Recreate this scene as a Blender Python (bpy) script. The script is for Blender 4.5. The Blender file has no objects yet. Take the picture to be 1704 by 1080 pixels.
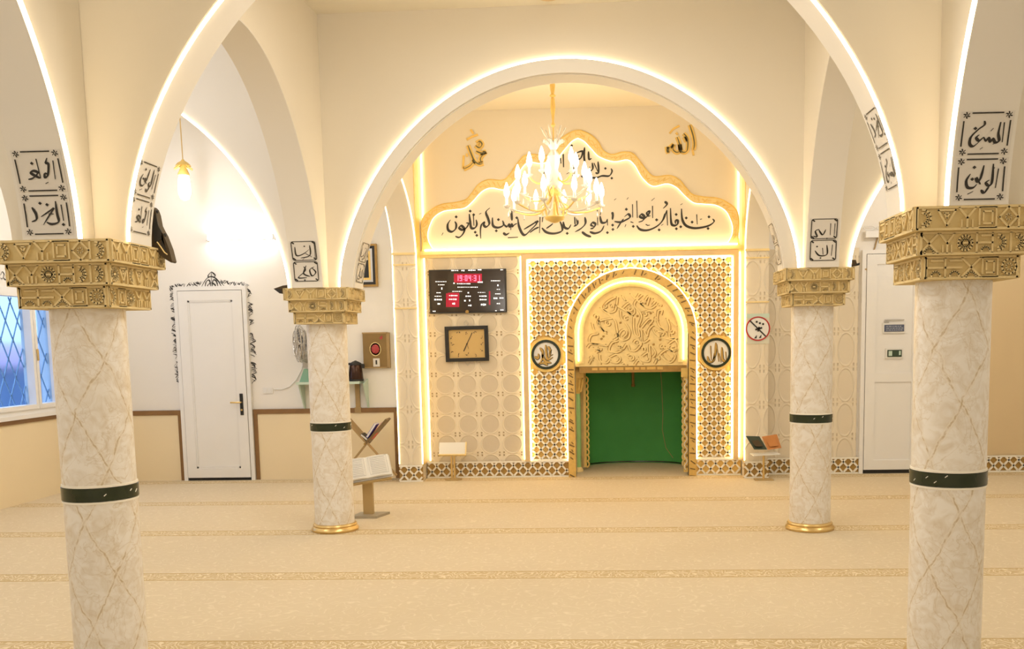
import bpy, bmesh, math, random
from mathutils import Vector, Matrix
random.seed(7)
PI = math.pi
S = bpy.context.scene
COL = S.collection

# ------------------------------------------------------------------ camera
F, CX, CY, YAW, PIT, ROL, EYE = 1601.14, 939.23, 747.48, .0426, -.1106, .0165, 1.55
_f = Vector((-math.sin(YAW)*math.cos(PIT), math.cos(YAW)*math.cos(PIT), math.sin(PIT)))
_r = Vector((math.cos(YAW), math.sin(YAW), 0))
_u = Vector((math.sin(YAW)*math.sin(PIT), -math.cos(YAW)*math.sin(PIT), math.cos(PIT)))
R3 = _r*math.cos(ROL) - _u*math.sin(ROL)
U3 = _u*math.cos(ROL) + _r*math.sin(ROL)
EYEP = Vector((0, 0, EYE))
cam = bpy.data.cameras.new('camera')
cam.sensor_fit = 'HORIZONTAL'; cam.sensor_width = 36
cam.lens = 36*F/1704
cam.shift_x = (852-CX)/1704
cam.shift_y = (CY-540)/1704
cam.clip_start = .05; cam.clip_end = 200
camo = bpy.data.objects.new('camera', cam); COL.objects.link(camo)
camo.matrix_world = Matrix(((R3.x, U3.x, -_f.x, 0), (R3.y, U3.y, -_f.y, 0), (R3.z, U3.z, -_f.z, EYE), (0, 0, 0, 1)))
S.camera = camo

# ------------------------------------------------------------------ world, exposure, lamps and added fill lights
S.view_settings.view_transform = 'Standard'
S.view_settings.look = 'None'
S.view_settings.gamma = 1
S.view_settings.exposure = 0.40
W = bpy.data.worlds.new('sky'); S.world = W; W.use_nodes = True
W.node_tree.nodes['Background'].inputs[0].default_value = (.52, .70, 1, 1)
W.node_tree.nodes['Background'].inputs[1].default_value = 1.9

def lamp(name, kind, loc, power, color, size=.3, size_y=None, rot=(0, 0, 0)):
    l = bpy.data.lights.new(name, kind); l.energy = power; l.color = color
    if kind == 'AREA':
        l.shape = 'RECTANGLE' if size_y else 'DISK'; l.size = size
        if size_y: l.size_y = size_y
    else: l.shadow_soft_size = size
    o = bpy.data.objects.new(name, l); COL.objects.link(o); o.location = loc; o.rotation_euler = rot
    return o
WARM = (1, .80, .54); SOFT = (1, .945, .86); COOL = (.98, .98, 1)
LAMPS = [('nave_front', 'POINT', (-.35, 1.3, 3.2), 18, SOFT, .25), ('rear_fill_left', 'POINT', (-2.2, -1.2, 2.5), 26, SOFT, .2), ('rear_fill_right', 'POINT', (1.5, -1.2, 2.5), 30, SOFT, .2), ('nave_fill', 'POINT', (-.4, 4.75, 3.55), 38, SOFT, .25), ('nave_back', 'AREA', (-.38, 6.1, 4.02), 22, SOFT, .5),  # nave and rear: unseen fill lights added to brighten walls, capitals and soffits
         ('aisle_left_front', 'POINT', (-4.4, 3.0, 3.5), 40, COOL, .25), ('aisle_left_back', 'POINT', (-4.4, 6.2, 3.6), 34, COOL, .25), ('aisle_left_end', 'POINT', (-4.6, 8.9, 3.0), 24, COOL, .2),  # left aisle: fill lights without fittings, added to brighten its walls
         ('aisle_right_front', 'POINT', (3.9, 3.0, 3.5), 30, SOFT, .25), ('aisle_right_back', 'POINT', (3.9, 6.2, 3.6), 36, SOFT, .25), ('aisle_right_end', 'POINT', (3.8, 9.5, 3.45), 34, SOFT, .2),  # right aisle: added fill lights, no fittings modelled
         ('chandelier_left', 'POINT', (-1.08, 9.35, 3.05), 17, WARM, .12), ('chandelier_right', 'POINT', (.16, 9.35, 3.05), 17, WARM, .12), ('left_pendant', 'POINT', (-4.56, 10.4, 3.28), 5, COOL, .12)]
for n_, k_, l_, e_, c_, s_ in LAMPS:
    lamp(n_ + '_light', k_, l_, e_, c_, s_)

# ------------------------------------------------------------------ helpers
def px(u, v, Y=None, X=None, Z=None):
    """the point of a plane of the room seen along one sight line of the survey photo"""
    d = _f + R3*((u-CX)/F) - U3*((v-CY)/F)
    if Y is not None: k = Y/d.y
    elif X is not None: k = X/d.x
    else: k = (Z-EYE)/d.z
    return EYEP + d*k

class MB:
    def __init__(s): s.v = []; s.f = []
    def add(s, vs, fs):
        b = len(s.v); s.v += [tuple(p) for p in vs]; s.f += [tuple(i+b for i in f) for f in fs]; return s
    def box(s, c, d, M=None):
        x, y, z = [k/2 for k in d]; c = Vector(c)
        vs = [Vector(p) for p in ((-x,-y,-z),(x,-y,-z),(x,y,-z),(-x,y,-z),(-x,-y,z),(x,-y,z),(x,y,z),(-x,y,z))]
        if M: vs = [M @ p for p in vs]
        return s.add([c+p for p in vs], [(0,3,2,1),(4,5,6,7),(0,1,5,4),(1,2,6,5),(2,3,7,6),(3,0,4,7)])
    def bb(s, x0, x1, y0, y1, z0, z1):
        return s.box(((x0+x1)/2, (y0+y1)/2, (z0+z1)/2), (abs(x1-x0), abs(y1-y0), abs(z1-z0)))
    def bar(s, p, q, w, h, up=(0, 0, 1)):
        p = Vector(p); q = Vector(q); d = q-p; L = d.length
        if L < 1e-6: return s
        d.normalize(); up = Vector(up); sd = d.cross(up)
        if sd.length < 1e-4: sd = d.cross(Vector((1, 0, 0)))
        sd.normalize(); u = sd.cross(d)
        return s.box((p+q)/2, (w, L, h), Matrix((sd, d, u)).transposed())
    def tube(s, pts, r, n=8, closed=False):
        P = [Vector(p) for p in pts]; m = len(P)
        if m < 2: return s
        rs = r if isinstance(r, (list, tuple)) else [r]*m
        vs = []; a = None
        for i in range(m):
            t = (P[(i+1) % m]-P[i-1]) if closed else (P[min(i+1, m-1)]-P[max(i-1, 0)])
            if t.length < 1e-9: t = Vector((0, 0, 1))
            t.normalize()
            if a is None: a = t.orthogonal().normalized()
            else:
                a = a - t*a.dot(t)
                a = a.normalized() if a.length > 1e-6 else t.orthogonal().normalized()
            b = t.cross(a)
            for k in range(n):
                g = 2*PI*k/n; vs.append(P[i] + (a*math.cos(g)+b*math.sin(g))*rs[i])
        fs = []
        for i in range(m if closed else m-1):
            j = (i+1) % m
            for k in range(n): fs.append((i*n+k, i*n+(k+1) % n, j*n+(k+1) % n, j*n+k))
        if not closed: fs += [tuple(range(n-1, -1, -1)), tuple((m-1)*n+k for k in range(n))]
        return s.add(vs, fs)
    def lathe(s, prof, c=(0, 0, 0), n=24, M=None):
        c = Vector(c); vs = []; m = len(prof)
        for r, z in prof:
            for k in range(n):
                g = 2*PI*k/n; p = Vector((r*math.cos(g), r*math.sin(g), z))
                vs.append(c + (M @ p if M else p))
        fs = [(i*n+k, i*n+(k+1) % n, (i+1)*n+(k+1) % n, (i+1)*n+k) for i in range(m-1) for k in range(n)]
        fs += [tuple(range(n-1, -1, -1)), tuple((m-1)*n+k for k in range(n))]
        return s.add(vs, fs)
    def strip(s, A, B, thick=None):
        """ribbon between two polylines; thick = offset vector makes it solid"""
        A = [Vector(p) for p in A]; B = [Vector(p) for p in B]; n = len(A)
        if thick is None:
            return s.add(A+B, [(i, i+1, n+i+1, n+i) for i in range(n-1)])
        T = Vector(thick)
        vs = A+B+[p+T for p in A]+[p+T for p in B]; fs = []
        for i in range(n-1):
            fs += [(i, i+1, n+i+1, n+i), (2*n+i+1, 2*n+i, 3*n+i, 3*n+i+1), (i+1, i, 2*n+i, 2*n+i+1), (n+i, n+i+1, 3*n+i+1, 3*n+i)]
        fs += [(0, n, 3*n, 2*n), (2*n-1, n-1, 3*n-1, 4*n-1)]
        return s.add(vs, fs)
    def fan(s, poly, T):
        """convex outline extruded along T"""
        P = [Vector(p) for p in poly]; n = len(P); T = Vector(T)
        fs = [tuple(range(n)), tuple(range(2*n-1, n-1, -1))] + [(i, n+i, n+(i+1) % n, (i+1) % n) for i in range(n)]
        return s.add(P+[p+T for p in P], fs)
    def build(s, name, m, parent=None, smooth=False, loc=None):
        me = bpy.data.meshes.new(name); me.from_pydata(s.v, [], s.f)
        bm = bmesh.new(); bm.from_mesh(me); bmesh.ops.recalc_face_normals(bm, faces=bm.faces); bm.to_mesh(me); bm.free()
        if m: me.materials.append(m)
        if smooth:
            for p in me.polygons: p.use_smooth = True
            try: me.set_sharp_from_angle(angle=math.radians(40))
            except Exception: pass
        o = bpy.data.objects.new(name, me); COL.objects.link(o)
        if parent: o.parent = parent
        if loc: o.location = loc
        return o

def tag(o, label, cat, group=None):
    o['label'] = label; o['category'] = cat
    if group: o['group'] = group
    return o
def thing(name, label, cat, loc=(0, 0, 0), rz=0, group=None):
    o = bpy.data.objects.new(name, None); COL.objects.link(o); o.location = loc; o.rotation_euler = (0, 0, rz)
    o.empty_display_size = .1
    return tag(o, label, cat, group)
def struct(o): o['kind'] = 'structure'; return o
def dup(root, loc, rz=None, label=None):
    r = root.copy(); COL.objects.link(r); r.location = loc
    if rz is not None: r.rotation_euler = (0, 0, rz)
    if label: r['label'] = label
    for ch in list(root.children):
        c = ch.copy(); COL.objects.link(c); c.parent = r
        for g in ch.children:
            d = g.copy(); COL.objects.link(d); d.parent = c
    return r

# materials ---------------------------------------------------------------
class NT:
    def __init__(s, m): s.t = m.node_tree; s.n = s.t.nodes; s.l = s.t.links
    def new(s, typ, **kw):
        n = s.n.new(typ)
        for k, v in kw.items(): setattr(n, k, v)
        return n
    def math(s, op, a, b=None, c=None):
        n = s.n.new('ShaderNodeMath'); n.operation = op
        for i, x in enumerate((a, b, c)):
            if x is None: continue
            if isinstance(x, (int, float)): n.inputs[i].default_value = x
            else: s.l.new(x, n.inputs[i])
        return n.outputs[0]
    def coord(s, kind='Object'):
        n = s.n.new('ShaderNodeTexCoord'); x = s.n.new('ShaderNodeSeparateXYZ'); s.l.new(n.outputs[kind], x.inputs[0])
        return n.outputs[kind], x.outputs[0], x.outputs[1], x.outputs[2]
    def noise(s, vec, scale, detail=3, dist=0, out=0):
        n = s.n.new('ShaderNodeTexNoise'); n.inputs['Scale'].default_value = scale; n.inputs['Detail'].default_value = detail
        n.inputs['Distortion'].default_value = dist; s.l.new(vec, n.inputs['Vector']); return n.outputs[out]
    def mix(s, fac, a, b):
        n = s.n.new('ShaderNodeMix'); n.data_type = 'RGBA'
        for sock, x in ((n.inputs[0], fac), (n.inputs[6], a), (n.inputs[7], b)):
            if isinstance(x, (int, float)): sock.default_value = x
            elif isinstance(x, tuple): sock.default_value = (*x, 1)
            else: s.l.new(x, sock)
        return n.outputs[2]
    def ramp(s, fac, lo, hi):
        n = s.n.new('ShaderNodeMapRange'); n.inputs[1].default_value = lo; n.inputs[2].default_value = hi
        s.l.new(fac, n.inputs[0]); return n.outputs[0]
    def bump(s, h, strength=.3, dist=.01):
        n = s.n.new('ShaderNodeBump'); n.inputs['Strength'].default_value = strength; n.inputs['Distance'].default_value = dist
        s.l.new(h, n.inputs['Height']); return n.outputs[0]
def mat(name, c, rough=.6, metal=0, emit=None, es=1, **kw):
    m = bpy.data.materials.new(name); m.use_nodes = True
    b = m.node_tree.nodes['Principled BSDF']
    b.inputs['Base Color'].default_value = (*c, 1); b.inputs['Roughness'].default_value = rough; b.inputs['Metallic'].default_value = metal
    if emit: b.inputs['Emission Color'].default_value = (*emit, 1); b.inputs['Emission Strength'].default_value = es
    for k, v in kw.items(): b.inputs[k.replace('_', ' ')].default_value = v
    return m
def nm(name, c, rough=.6, metal=0, var=.12, sc=6, bump=.0, bsc=60):
    """plain colour with gentle mottling and optional grain"""
    m = mat(name, c, rough, metal); t = NT(m); b = t.n['Principled BSDF']; v, *_ = t.coord()
    n = t.noise(v, sc, 4)
    t.l.new(t.mix(n, tuple(k*(1-var) for k in c), tuple(min(1, k*(1+var*.6)) for k in c)), b.inputs['Base Color'])
    if bump: t.l.new(t.bump(t.noise(v, bsc, 3), bump, .004), b.inputs['Normal'])
    return m
M = {}
M['plaster'] = nm('cream_plaster', (.80, .735, .615), .75, var=.03, sc=1.5, bump=.04, bsc=40)
M['white'] = nm('white_plaster', (.84, .81, .77), .75, var=.03, sc=1.5, bump=.04, bsc=40)
M['soffit'] = nm('soffit_plaster', (.80, .76, .69), .75, var=.03, sc=1.5)
M['ceil'] = nm('ceiling_paint', (.84, .78, .65), .8, var=.02, sc=1)
M['dado'] = nm('dado_paint', (.84, .71, .48), .6, var=.03, sc=2)
M['tan'] = nm('tan_paint', (.70, .55, .33), .6, var=.05, sc=2)
M['brown'] = nm('brown_wood', (.25, .13, .045), .45, var=.25, sc=9)
M['upvc'] = nm('white_joinery', (.84, .83, .82), .35, var=.02)
M['upvc2'] = nm('white_joinery_panel', (.80, .79, .78), .35, var=.02)
M['black'] = nm('black_paint', (.012, .011, .010), .5, var=.2)
M['ink'] = mat('black_ink', (.02, .017, .013), .5)
M['paper'] = nm('pale_paper', (.72, .68, .62), .6, var=.03)
M['gold'] = nm('gold_leaf', (.86, .60, .18), .40, .0, var=.2, sc=14)
M['goldmid'] = nm('carved_gold', (.74, .48, .13), .5, .0, var=.25, sc=30, bump=.35, bsc=55)
M['golddk'] = nm('dark_gold', (.42, .25, .06), .5, .0, var=.25, sc=25)
M['goldpale'] = nm('pale_gold_plaster', (.90, .71, .34), .6, 0, var=.15, sc=20, bump=.2, bsc=70)
M['beigeframe'] = nm('beige_stone_frame', (.74, .55, .30), .5, 0, var=.12, sc=8)
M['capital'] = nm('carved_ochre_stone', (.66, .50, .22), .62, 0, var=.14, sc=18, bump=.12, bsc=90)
M['capital_lit'] = nm('lit_relief_stone', (.74, .58, .29), .62, 0, var=.10, sc=18)  # relief paler than the tiers: groove shade put into the two tones
M['bars'] = nm('white_lattice', (.88, .84, .74), .5, var=.04)
M['green'] = nm('green_felt', (.075, .36, .085), .75, var=.12, sc=5, bump=.06, bsc=120)
M['greencol'] = nm('green_marble', (.33, .58, .24), .3, var=.15, sc=9)
M['greenband'] = nm('dark_green_enamel', (.018, .028, .010), .25, var=.3, sc=25)
M['steel'] = nm('brushed_metal', (.50, .48, .45), .35, .7, var=.1)
M['brass'] = nm('brass', (.72, .52, .22), .3, .8, var=.1)
M['wood'] = nm('light_wood', (.40, .265, .11), .45, var=.2, sc=12)
M['darkwood'] = nm('dark_wood', (.20, .125, .05), .45, var=.2, sc=12)
M['mint'] = nm('mint_paint', (.55, .68, .58), .5, var=.05)
M['whiteplastic'] = nm('white_plastic', (.8, .79, .76), .4, var=.03)
M['red'] = nm('red_paint', (.5, .02, .02), .5, var=.1)
M['orange'] = nm('orange_leather', (.48, .19, .05), .5, var=.15)
M['bluebook'] = nm('blue_cloth', (.10, .09, .55), .6, var=.2)
M['redbook'] = nm('red_cloth', (.62, .12, .07), .6, var=.2)
M['fanblade'] = nm('grey_fan_blade', (.16, .15, .14), .4)
M['lettergold'] = nm('letter_gold', (.50, .32, .08), .4)
M['bandink'] = nm('dark_bronze_inlay', (.20, .115, .03), .5)
M['copper'] = nm('dark_copper', (.05, .022, .012), .25, .6, var=.3)
M['coppershine'] = nm('bright_copper', (.62, .32, .14), .25, .6)
M['sage'] = nm('sage_cloth', (.22, .40, .30), .8)
M['plaquewood'] = nm('olive_brown_wood', (.25, .155, .045), .5, var=.25, sc=12)
M['rose'] = nm('rose_red', (.42, .05, .05), .6, var=.25, sc=60)
M['dialgold'] = nm('gold_dial', (.62, .43, .17), .5, .1, var=.08)
M['signplate'] = nm('pale_green_plate', (.66, .66, .54), .5, var=.05)
M['signplateink'] = nm('pale_print', (.35, .38, .45), .5)
M['standmetal'] = nm('dull_stand_metal', (.42, .37, .28), .45, .4)
M['brassdull'] = nm('dull_brass', (.52, .38, .18), .45, .4)
M['bronze'] = nm('dark_bronze_plastic', (.055, .032, .008), .6, 0, var=.3)
M['olive'] = nm('dark_olive_paint', (.17, .15, .075), .5)
M['darkbook'] = nm('dark_green_leather', (.03, .045, .025), .5, var=.2)
LED = mat('warm_led', (1, .85, .6), .5, 0, (1, .82, .54), 7.5)
LEDS = mat('slim_warm_led', (1, .85, .6), .5, 0, (1, .80, .42), 5.5)
LEDF = mat('warm_led_bright', (1, .85, .6), .5, 0, (1, .76, .38), 13)
BULB = mat('lit_bulb', (1, .95, .9), .4, 0, (1, .93, .82), 7)
TUBE = mat('lit_tube', (1, 1, 1), .4, 0, (1, .97, .93), 36)
REDLED = mat('red_digits', (.6, 0, .05), .4, 0, (1, .16, .28), 1.6)
WHITELED = mat('white_digits', (.8, .8, .8), .4, 0, (.9, .92, .95), .9)

def marble():
    m = mat('veined_marble', (.8, .74, .66), .28); t = NT(m); b = t.n['Principled BSDF']; v, x, y, z = t.coord()
    th = t.math('DIVIDE', t.math('ARCTAN2', y, x), 2*PI)
    w = t.math('MULTIPLY', t.math('SUBTRACT', t.noise(v, 5, 4, 0), .5), .34)
    w2 = t.math('MULTIPLY', t.math('SUBTRACT', t.noise(v, 26, 3, 0), .5), .10)
    wob = t.math('ADD', w, w2)
    def fam(sg):
        u = t.math('ADD', t.math('ADD', t.math('MULTIPLY', th, 4), t.math('MULTIPLY', z, sg*2.0)), wob)
        fr = t.math('FRACT', u); d = t.math('ABSOLUTE', t.math('SUBTRACT', fr, .5))
        return d
    n1 = t.noise(v, 13, 5, 1.4)
    base = t.mix(t.ramp(n1, .40, .74), (.85, .815, .765), (.715, .64, .53))
    n3 = t.noise(v, 3.4, 6, 1.6)
    thin = t.ramp(t.math('ABSOLUTE', t.math('SUBTRACT', n3, .5)), .010, .0)
    base = t.mix(t.math('MULTIPLY', thin, .5), base, (.60, .49, .33))
    n4 = t.noise(v, 6.1, 5, 2.0)
    base = t.mix(t.math('MULTIPLY', t.ramp(t.math('ABSOLUTE', t.math('SUBTRACT', n4, .46)), .02, .0), .42), base, (.62, .52, .38))
    brk = t.ramp(t.noise(v, 38, 2), .40, .58)
    for sg in (1, -1):
        d = fam(sg)
        halo = t.ramp(d, .07, .0)
        base = t.mix(t.math('MULTIPLY', halo, .34), base, (.68, .58, .43))
        line = t.math('MULTIPLY', t.ramp(d, .021, .008), brk)
        base = t.mix(t.math('MULTIPLY', line, .75), base, (.52, .40, .23))
        edge = t.math('MULTIPLY', t.ramp(t.math('ABSOLUTE', t.math('SUBTRACT', d, .028)), .012, .0), .55)
        base = t.mix(edge, base, (.88, .82, .72))
    t.l.new(base, b.inputs['Base Color']); return m
M['marble'] = marble()

ROW0, ROWS = 10.905, 1.5264
def carpet():
    m = mat('cream_carpet', (.78, .63, .40), .95); t = NT(m); b = t.n['Principled BSDF']; v, x, y, z = t.coord()
    b.inputs['Specular IOR Level'].default_value = .1
    # curling tone-on-tone vines
    n = t.noise(v, 9, .6, .5)
    fr = t.math('FRACT', t.math('MULTIPLY', n, 6)); line = t.ramp(t.math('ABSOLUTE', t.math('SUBTRACT', fr, .5)), .16, .02)
    line = t.math('MULTIPLY', line, t.ramp(t.noise(v, 21, 1), .38, .55))
    fine = t.noise(v, 160, 2)
    base = t.mix(t.math('MULTIPLY', line, .8), (.68, .58, .42), (.785, .69, .53))
    base = t.mix(t.math('MULTIPLY', fine, .18), base, (.58, .46, .30))
    # woven bands between the prayer rows
    k = t.math('DIVIDE', t.math('SUBTRACT', ROW0 + ROWS*.5, y), ROWS)
    d = t.math('MULTIPLY', t.math('SUBTRACT', t.math('FRACT', k), .5), ROWS)     # signed metres from the band axis
    band = t.math('LESS_THAN', t.math('ABSOLUTE', d), .105)
    edge = t.math('MULTIPLY', band, t.math('GREATER_THAN', t.math('ABSOLUTE', d), .088))
    tri = t.math('PINGPONG', t.math('ADD', x, t.math('MULTIPLY', t.math('SUBTRACT', t.noise(v, 7, 2), .5), .34)), .085)
    zz = t.math('FRACT', t.math('ADD', t.math('MULTIPLY', d, 13), t.math('MULTIPLY', tri, 24)))
    zl = t.ramp(t.math('ABSOLUTE', t.math('SUBTRACT', zz, .5)), .20, .30)
    zd = t.ramp(t.math('ABSOLUTE', t.math('SUBTRACT', zz, .1)), .10, .02)
    bc = t.mix(zl, (.58, .45, .26), (.78, .67, .48))
    bc = t.mix(t.math('MULTIPLY', zd, .8), bc, (.45, .31, .14))
    bc = t.mix(edge, bc, (.52, .38, .19))
    base = t.mix(band, base, bc)
    t.l.new(base, b.inputs['Base Color'])
    h = t.math('ADD', t.math('MULTIPLY', line, .6), t.math('ADD', fine, t.math('MULTIPLY', band, zl)))
    t.l.new(t.bump(h, .35, .006), b.inputs['Normal'])
    return m
M["carpet"] = carpet()

def stucco(name, px_, pz_, ox=0, oz=0, k=1.0):
    """embossed tiles: discs with hourglass links and dot clusters"""
    m = mat(name, (.76, .66, .50), .55); t = NT(m); b = t.n['Principled BSDF']; v, x, y, z = t.coord()
    u = t.math('SUBTRACT', t.math('FRACT', t.math('DIVIDE', t.math('SUBTRACT', x, ox), px_)), .5)
    w = t.math('SUBTRACT', t.math('FRACT', t.math('DIVIDE', t.math('SUBTRACT', z, oz), pz_)), .5)
    r = t.math('SQRT', t.math('ADD', t.math('MULTIPLY', u, u), t.math('MULTIPLY', t.math('MULTIPLY', w, w), .8)))
    disc = t.ramp(r, .40, .37)
    ring = t.ramp(t.math('ABSOLUTE', t.math('SUBTRACT', r, .42)), .035, .012)
    au = t.math('ABSOLUTE', u); aw = t.math('ABSOLUTE', w)
    dx = t.math('SUBTRACT', .5, au); dz = t.math('SUBTRACT', .5, aw)           # distance to the cell corner
    dot = t.math('MULTIPLY', t.ramp(t.math('ABSOLUTE', t.math('SUBTRACT', dx, .10)), .045, .02), t.ramp(t.math('ABSOLUTE', t.math('SUBTRACT', dz, .07)), .05, .02))
    lk = t.math('MULTIPLY', t.ramp(t.math('ABSOLUTE', t.math('SUBTRACT', dz, .02)), .02, .008), t.math('GREATER_THAN', dx, .04))
    base = t.mix(t.math('MULTIPLY', disc, k), (.79, .70, .55), (.64, .56, .435))
    base = t.mix(t.math('MULTIPLY', ring, .7*k), base, (.86, .77, .61))
    base = t.mix(t.math('MULTIPLY', dot, .9*k), base, (.36, .25, .12))
    base = t.mix(t.math('MULTIPLY', lk, .25), base, (.52, .40, .24))
    t.l.new(base, b.inputs['Base Color'])
    h = t.math('SUBTRACT', t.math('ADD', ring, t.math('MULTIPLY', t.noise(v, 14, 4), .4)), t.math('ADD', t.math('MULTIPLY', disc, .35), t.math('MULTIPLY', dot, 1.2)))
    t.l.new(t.bump(h, .6, .012), b.inputs['Normal'])
    return m
M['stucco'] = stucco('embossed_tiles', .256, .232, -1.97, .04)
M['stucco2'] = stucco('embossed_pilaster', .22, .40, -2.21, .02, .4)

def glass():
    m = mat('window_glass', (.55, .72, .95), .25, 0, Transmission_Weight=1.0, IOR=1.05); return m
M['glass'] = glass()
M['chglass'] = mat('milky_glass', (.88, .85, .79), .15, 0, Transmission_Weight=.35, IOR=1.4)

# ------------------------------------------------------------------ room shell
YW, XL, XR, YB, CEIL, T = 11.1, -5.98, 6.2, -1.8, 4.15, .25
def shell(name, m, *b):
    return struct(MB().bb(*b).build(name, m))
shell('floor', M['carpet'], XL-.2, XR+.2, YB-.2, YW+1.6, -.15, 0)
shell('ceiling', M['ceil'], XL-.2, XR+.2, YB-.2, YW+1.6, CEIL, CEIL+.15)
shell('wall_right', M['white'], XR, XR+.2, YB, YW, 0, CEIL)
shell('wall_rear', M['white'], XL, XR, YB-.2, YB, 0, CEIL)
# left wall with a window opening
WY0, WY1, WZ0, WZ1 = 9.0, 10.34, .90, 2.20
w = MB(); w.bb(XL-.2, XL, YB, WY0, 0, CEIL); w.bb(XL-.2, XL, WY1, YW, 0, CEIL); w.bb(XL-.2, XL, WY0, WY1, 0, WZ0); w.bb(XL-.2, XL, WY0, WY1, WZ1, CEIL)
struct(w.build('wall_left', M['white']))
# qibla wall: side lengths, and the middle with the opening of the mihrab
HX0, HX1 = -.36, 1.0        # jambs of the opening
ARC = px(1050, 556, Y=YW); AX, AZ = ARC.x, ARC.z
RO = (px(1157, 556, Y=YW).x - px(943, 556, Y=YW).x)/2
RI = RO - .085
shell('wall_far_left', M['white'], XL, -2.2, YW, YW+.2, 0, CEIL)
shell('wall_far_right', M['white'], 1.7, 3.62, YW, YW+.2, 0, CEIL)
shell('wall_far_right_tan', M['tan'], 3.62, XR, YW, YW+.2, 0, CEIL)
def arch_top(x, cx, cz, r):
    d = abs(x-cx)
    return cz + math.sqrt(max(0, r*r-d*d)) if d < r else None
w = MB(); w.bb(-2.2, AX-RI, YW, YW+.2, 0, CEIL); w.bb(AX+RI, 1.7, YW, YW+.2, 0, CEIL)
NS = 32
xs = [AX-RI*math.cos(PI*i/NS) for i in range(NS+1)]
lo = [(x, YW, arch_top(x, AX, AZ, RI*1.0001) or AZ) for x in xs]
w.strip(lo, [(x, YW, CEIL) for x in xs], (0, .2, 0))
struct(w.build('wall_far', M['plaster']))

# ------------------------------------------------------------------ columns
COLS = dict(NL=(-2.421, 4.471, 1.7385, 2.0364), NR=(1.588, 4.493, 1.7928, 2.0989), FL=(-2.296, 7.956, 1.7303, 2.0174), FR=(1.666, 7.840, 1.8014, 2.0904))
WT, WB, RC = .5208, .406, .1635
def relief(mb, w, z0, z1, face, seed):
    """raised carved motifs on one side of a capital tier"""
    rnd = random.Random(seed); H = z1-z0; n = max(5, round(w/.082)); cw = w/n
    ang = face*PI/2; ca, sa = math.cos(ang), math.sin(ang)
    def P(a, b, o=.0): # a along the side, b up, o out
        y = -(w/2 + o); return Vector((a*ca - y*sa, a*sa + y*ca, z0+b))
    def line(pts, wd=.0085, o=.010):
        for p, q in zip(pts[:-1], pts[1:]):
            d = Vector((q[0]-p[0], q[1]-p[1]));
            if d.length < 1e-5: continue
            nrm = Vector((-d.y, d.x)).normalized()*wd/2; e = d.normalized()*wd*.3
            c = [(p[0]-e.x+nrm.x, p[1]-e.y+nrm.y), (q[0]+e.x+nrm.x, q[1]+e.y+nrm.y), (q[0]+e.x-nrm.x, q[1]+e.y-nrm.y), (p[0]-e.x-nrm.x, p[1]-e.y-nrm.y)]
            A = [P(a, b, -.002) for a, b in c]; B = [P(a, b, o) for a, b in c]
            mb.add(A+B, [(4,5,6,7),(0,1,5,4),(1,2,6,5),(2,3,7,6),(3,0,4,7)])
    m = .010
    line([(-w/2+.004, .006), (w/2-.004, .006)], .010); line([(-w/2+.004, H-.006), (w/2-.004, H-.006)], .010)
    line([(-w/2+.005, .006), (-w/2+.005, H-.006)], .010); line([(w/2-.005, .006), (w/2-.005, H-.006)], .010)
    for i in range(n):
        a0 = -w/2+i*cw; a1 = a0+cw; am = (a0+a1)/2; b0, b1 = m, H-m; bm = H/2
        k = rnd.choice('xsctrdhyo')
        def arc(cx, cy, r, g0, g1, st=7): return [(cx+r*math.cos(g0+(g1-g0)*j/st), cy+r*math.sin(g0+(g1-g0)*j/st)) for j in range(st+1)]
        if k == 'x': line([(a0, b0), (a1, b1)]); line([(a0, b1), (a1, b0)]); line(arc(am, b0, cw*.25, 0, PI))
        elif k == 's':
            line([(a0+.01, bm), (a1-.01, bm)])
            for r in (.40, .22): line(arc(am, bm, cw*r, 0, PI)); line(arc(am, bm, cw*r, PI, 2*PI))
        elif k == 'c':
            sg = rnd.choice((0, PI))
            for r in (.42, .26): line(arc(am+(.2*cw if sg else -.2*cw), bm, cw*r, sg-PI/2, sg+PI/2))
            line([(a0, b0), (a0, b1)])
        elif k == 't':
            line([(a0+.006, b1-.008), (a1-.006, b1-.008), (am, b0+.01), (a0+.006, b1-.008)]); line([(am-.012, b1-.02), (am+.012, b1-.02), (am, bm), (am-.012, b1-.02)], .006)
        elif k == 'r':
            for q in (.0, .016): line([(a0+.008+q, b0+q), (a1-.008-q, b0+q), (a1-.008-q, b1-q), (a0+.008+q, b1-q), (a0+.008+q, b0+q+.012)], .007)
        elif k == 'd': line([(am, b0), (a1-.005, bm), (am, b1), (a0+.005, bm), (am, b0)]); line(arc(am, bm, cw*.14, 0, 2*PI), .006)
        elif k == 'h': line([(a0+.01, b0), (a0+.01, b1)]); line([(a0+.01, bm), (a1, bm)]); line([(a0+.03, b1-.01), (a1, b1-.01)]); line(arc(am+.01, b0+.004, cw*.24, 0, PI))
        elif k == 'y': line([(am, b0), (am, bm), (a0+.008, b1)]); line([(am, bm), (a1-.008, b1)]); line([(a0+.02, b0), (a0+.02, bm-.008)], .006); line([(a1-.02, b0), (a1-.02, bm-.008)], .006)
        else: line(arc(am, bm, cw*.38, 0, 2*PI, 12)); line(arc(am, bm, cw*.17, 0, 2*PI, 8), .006)
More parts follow.
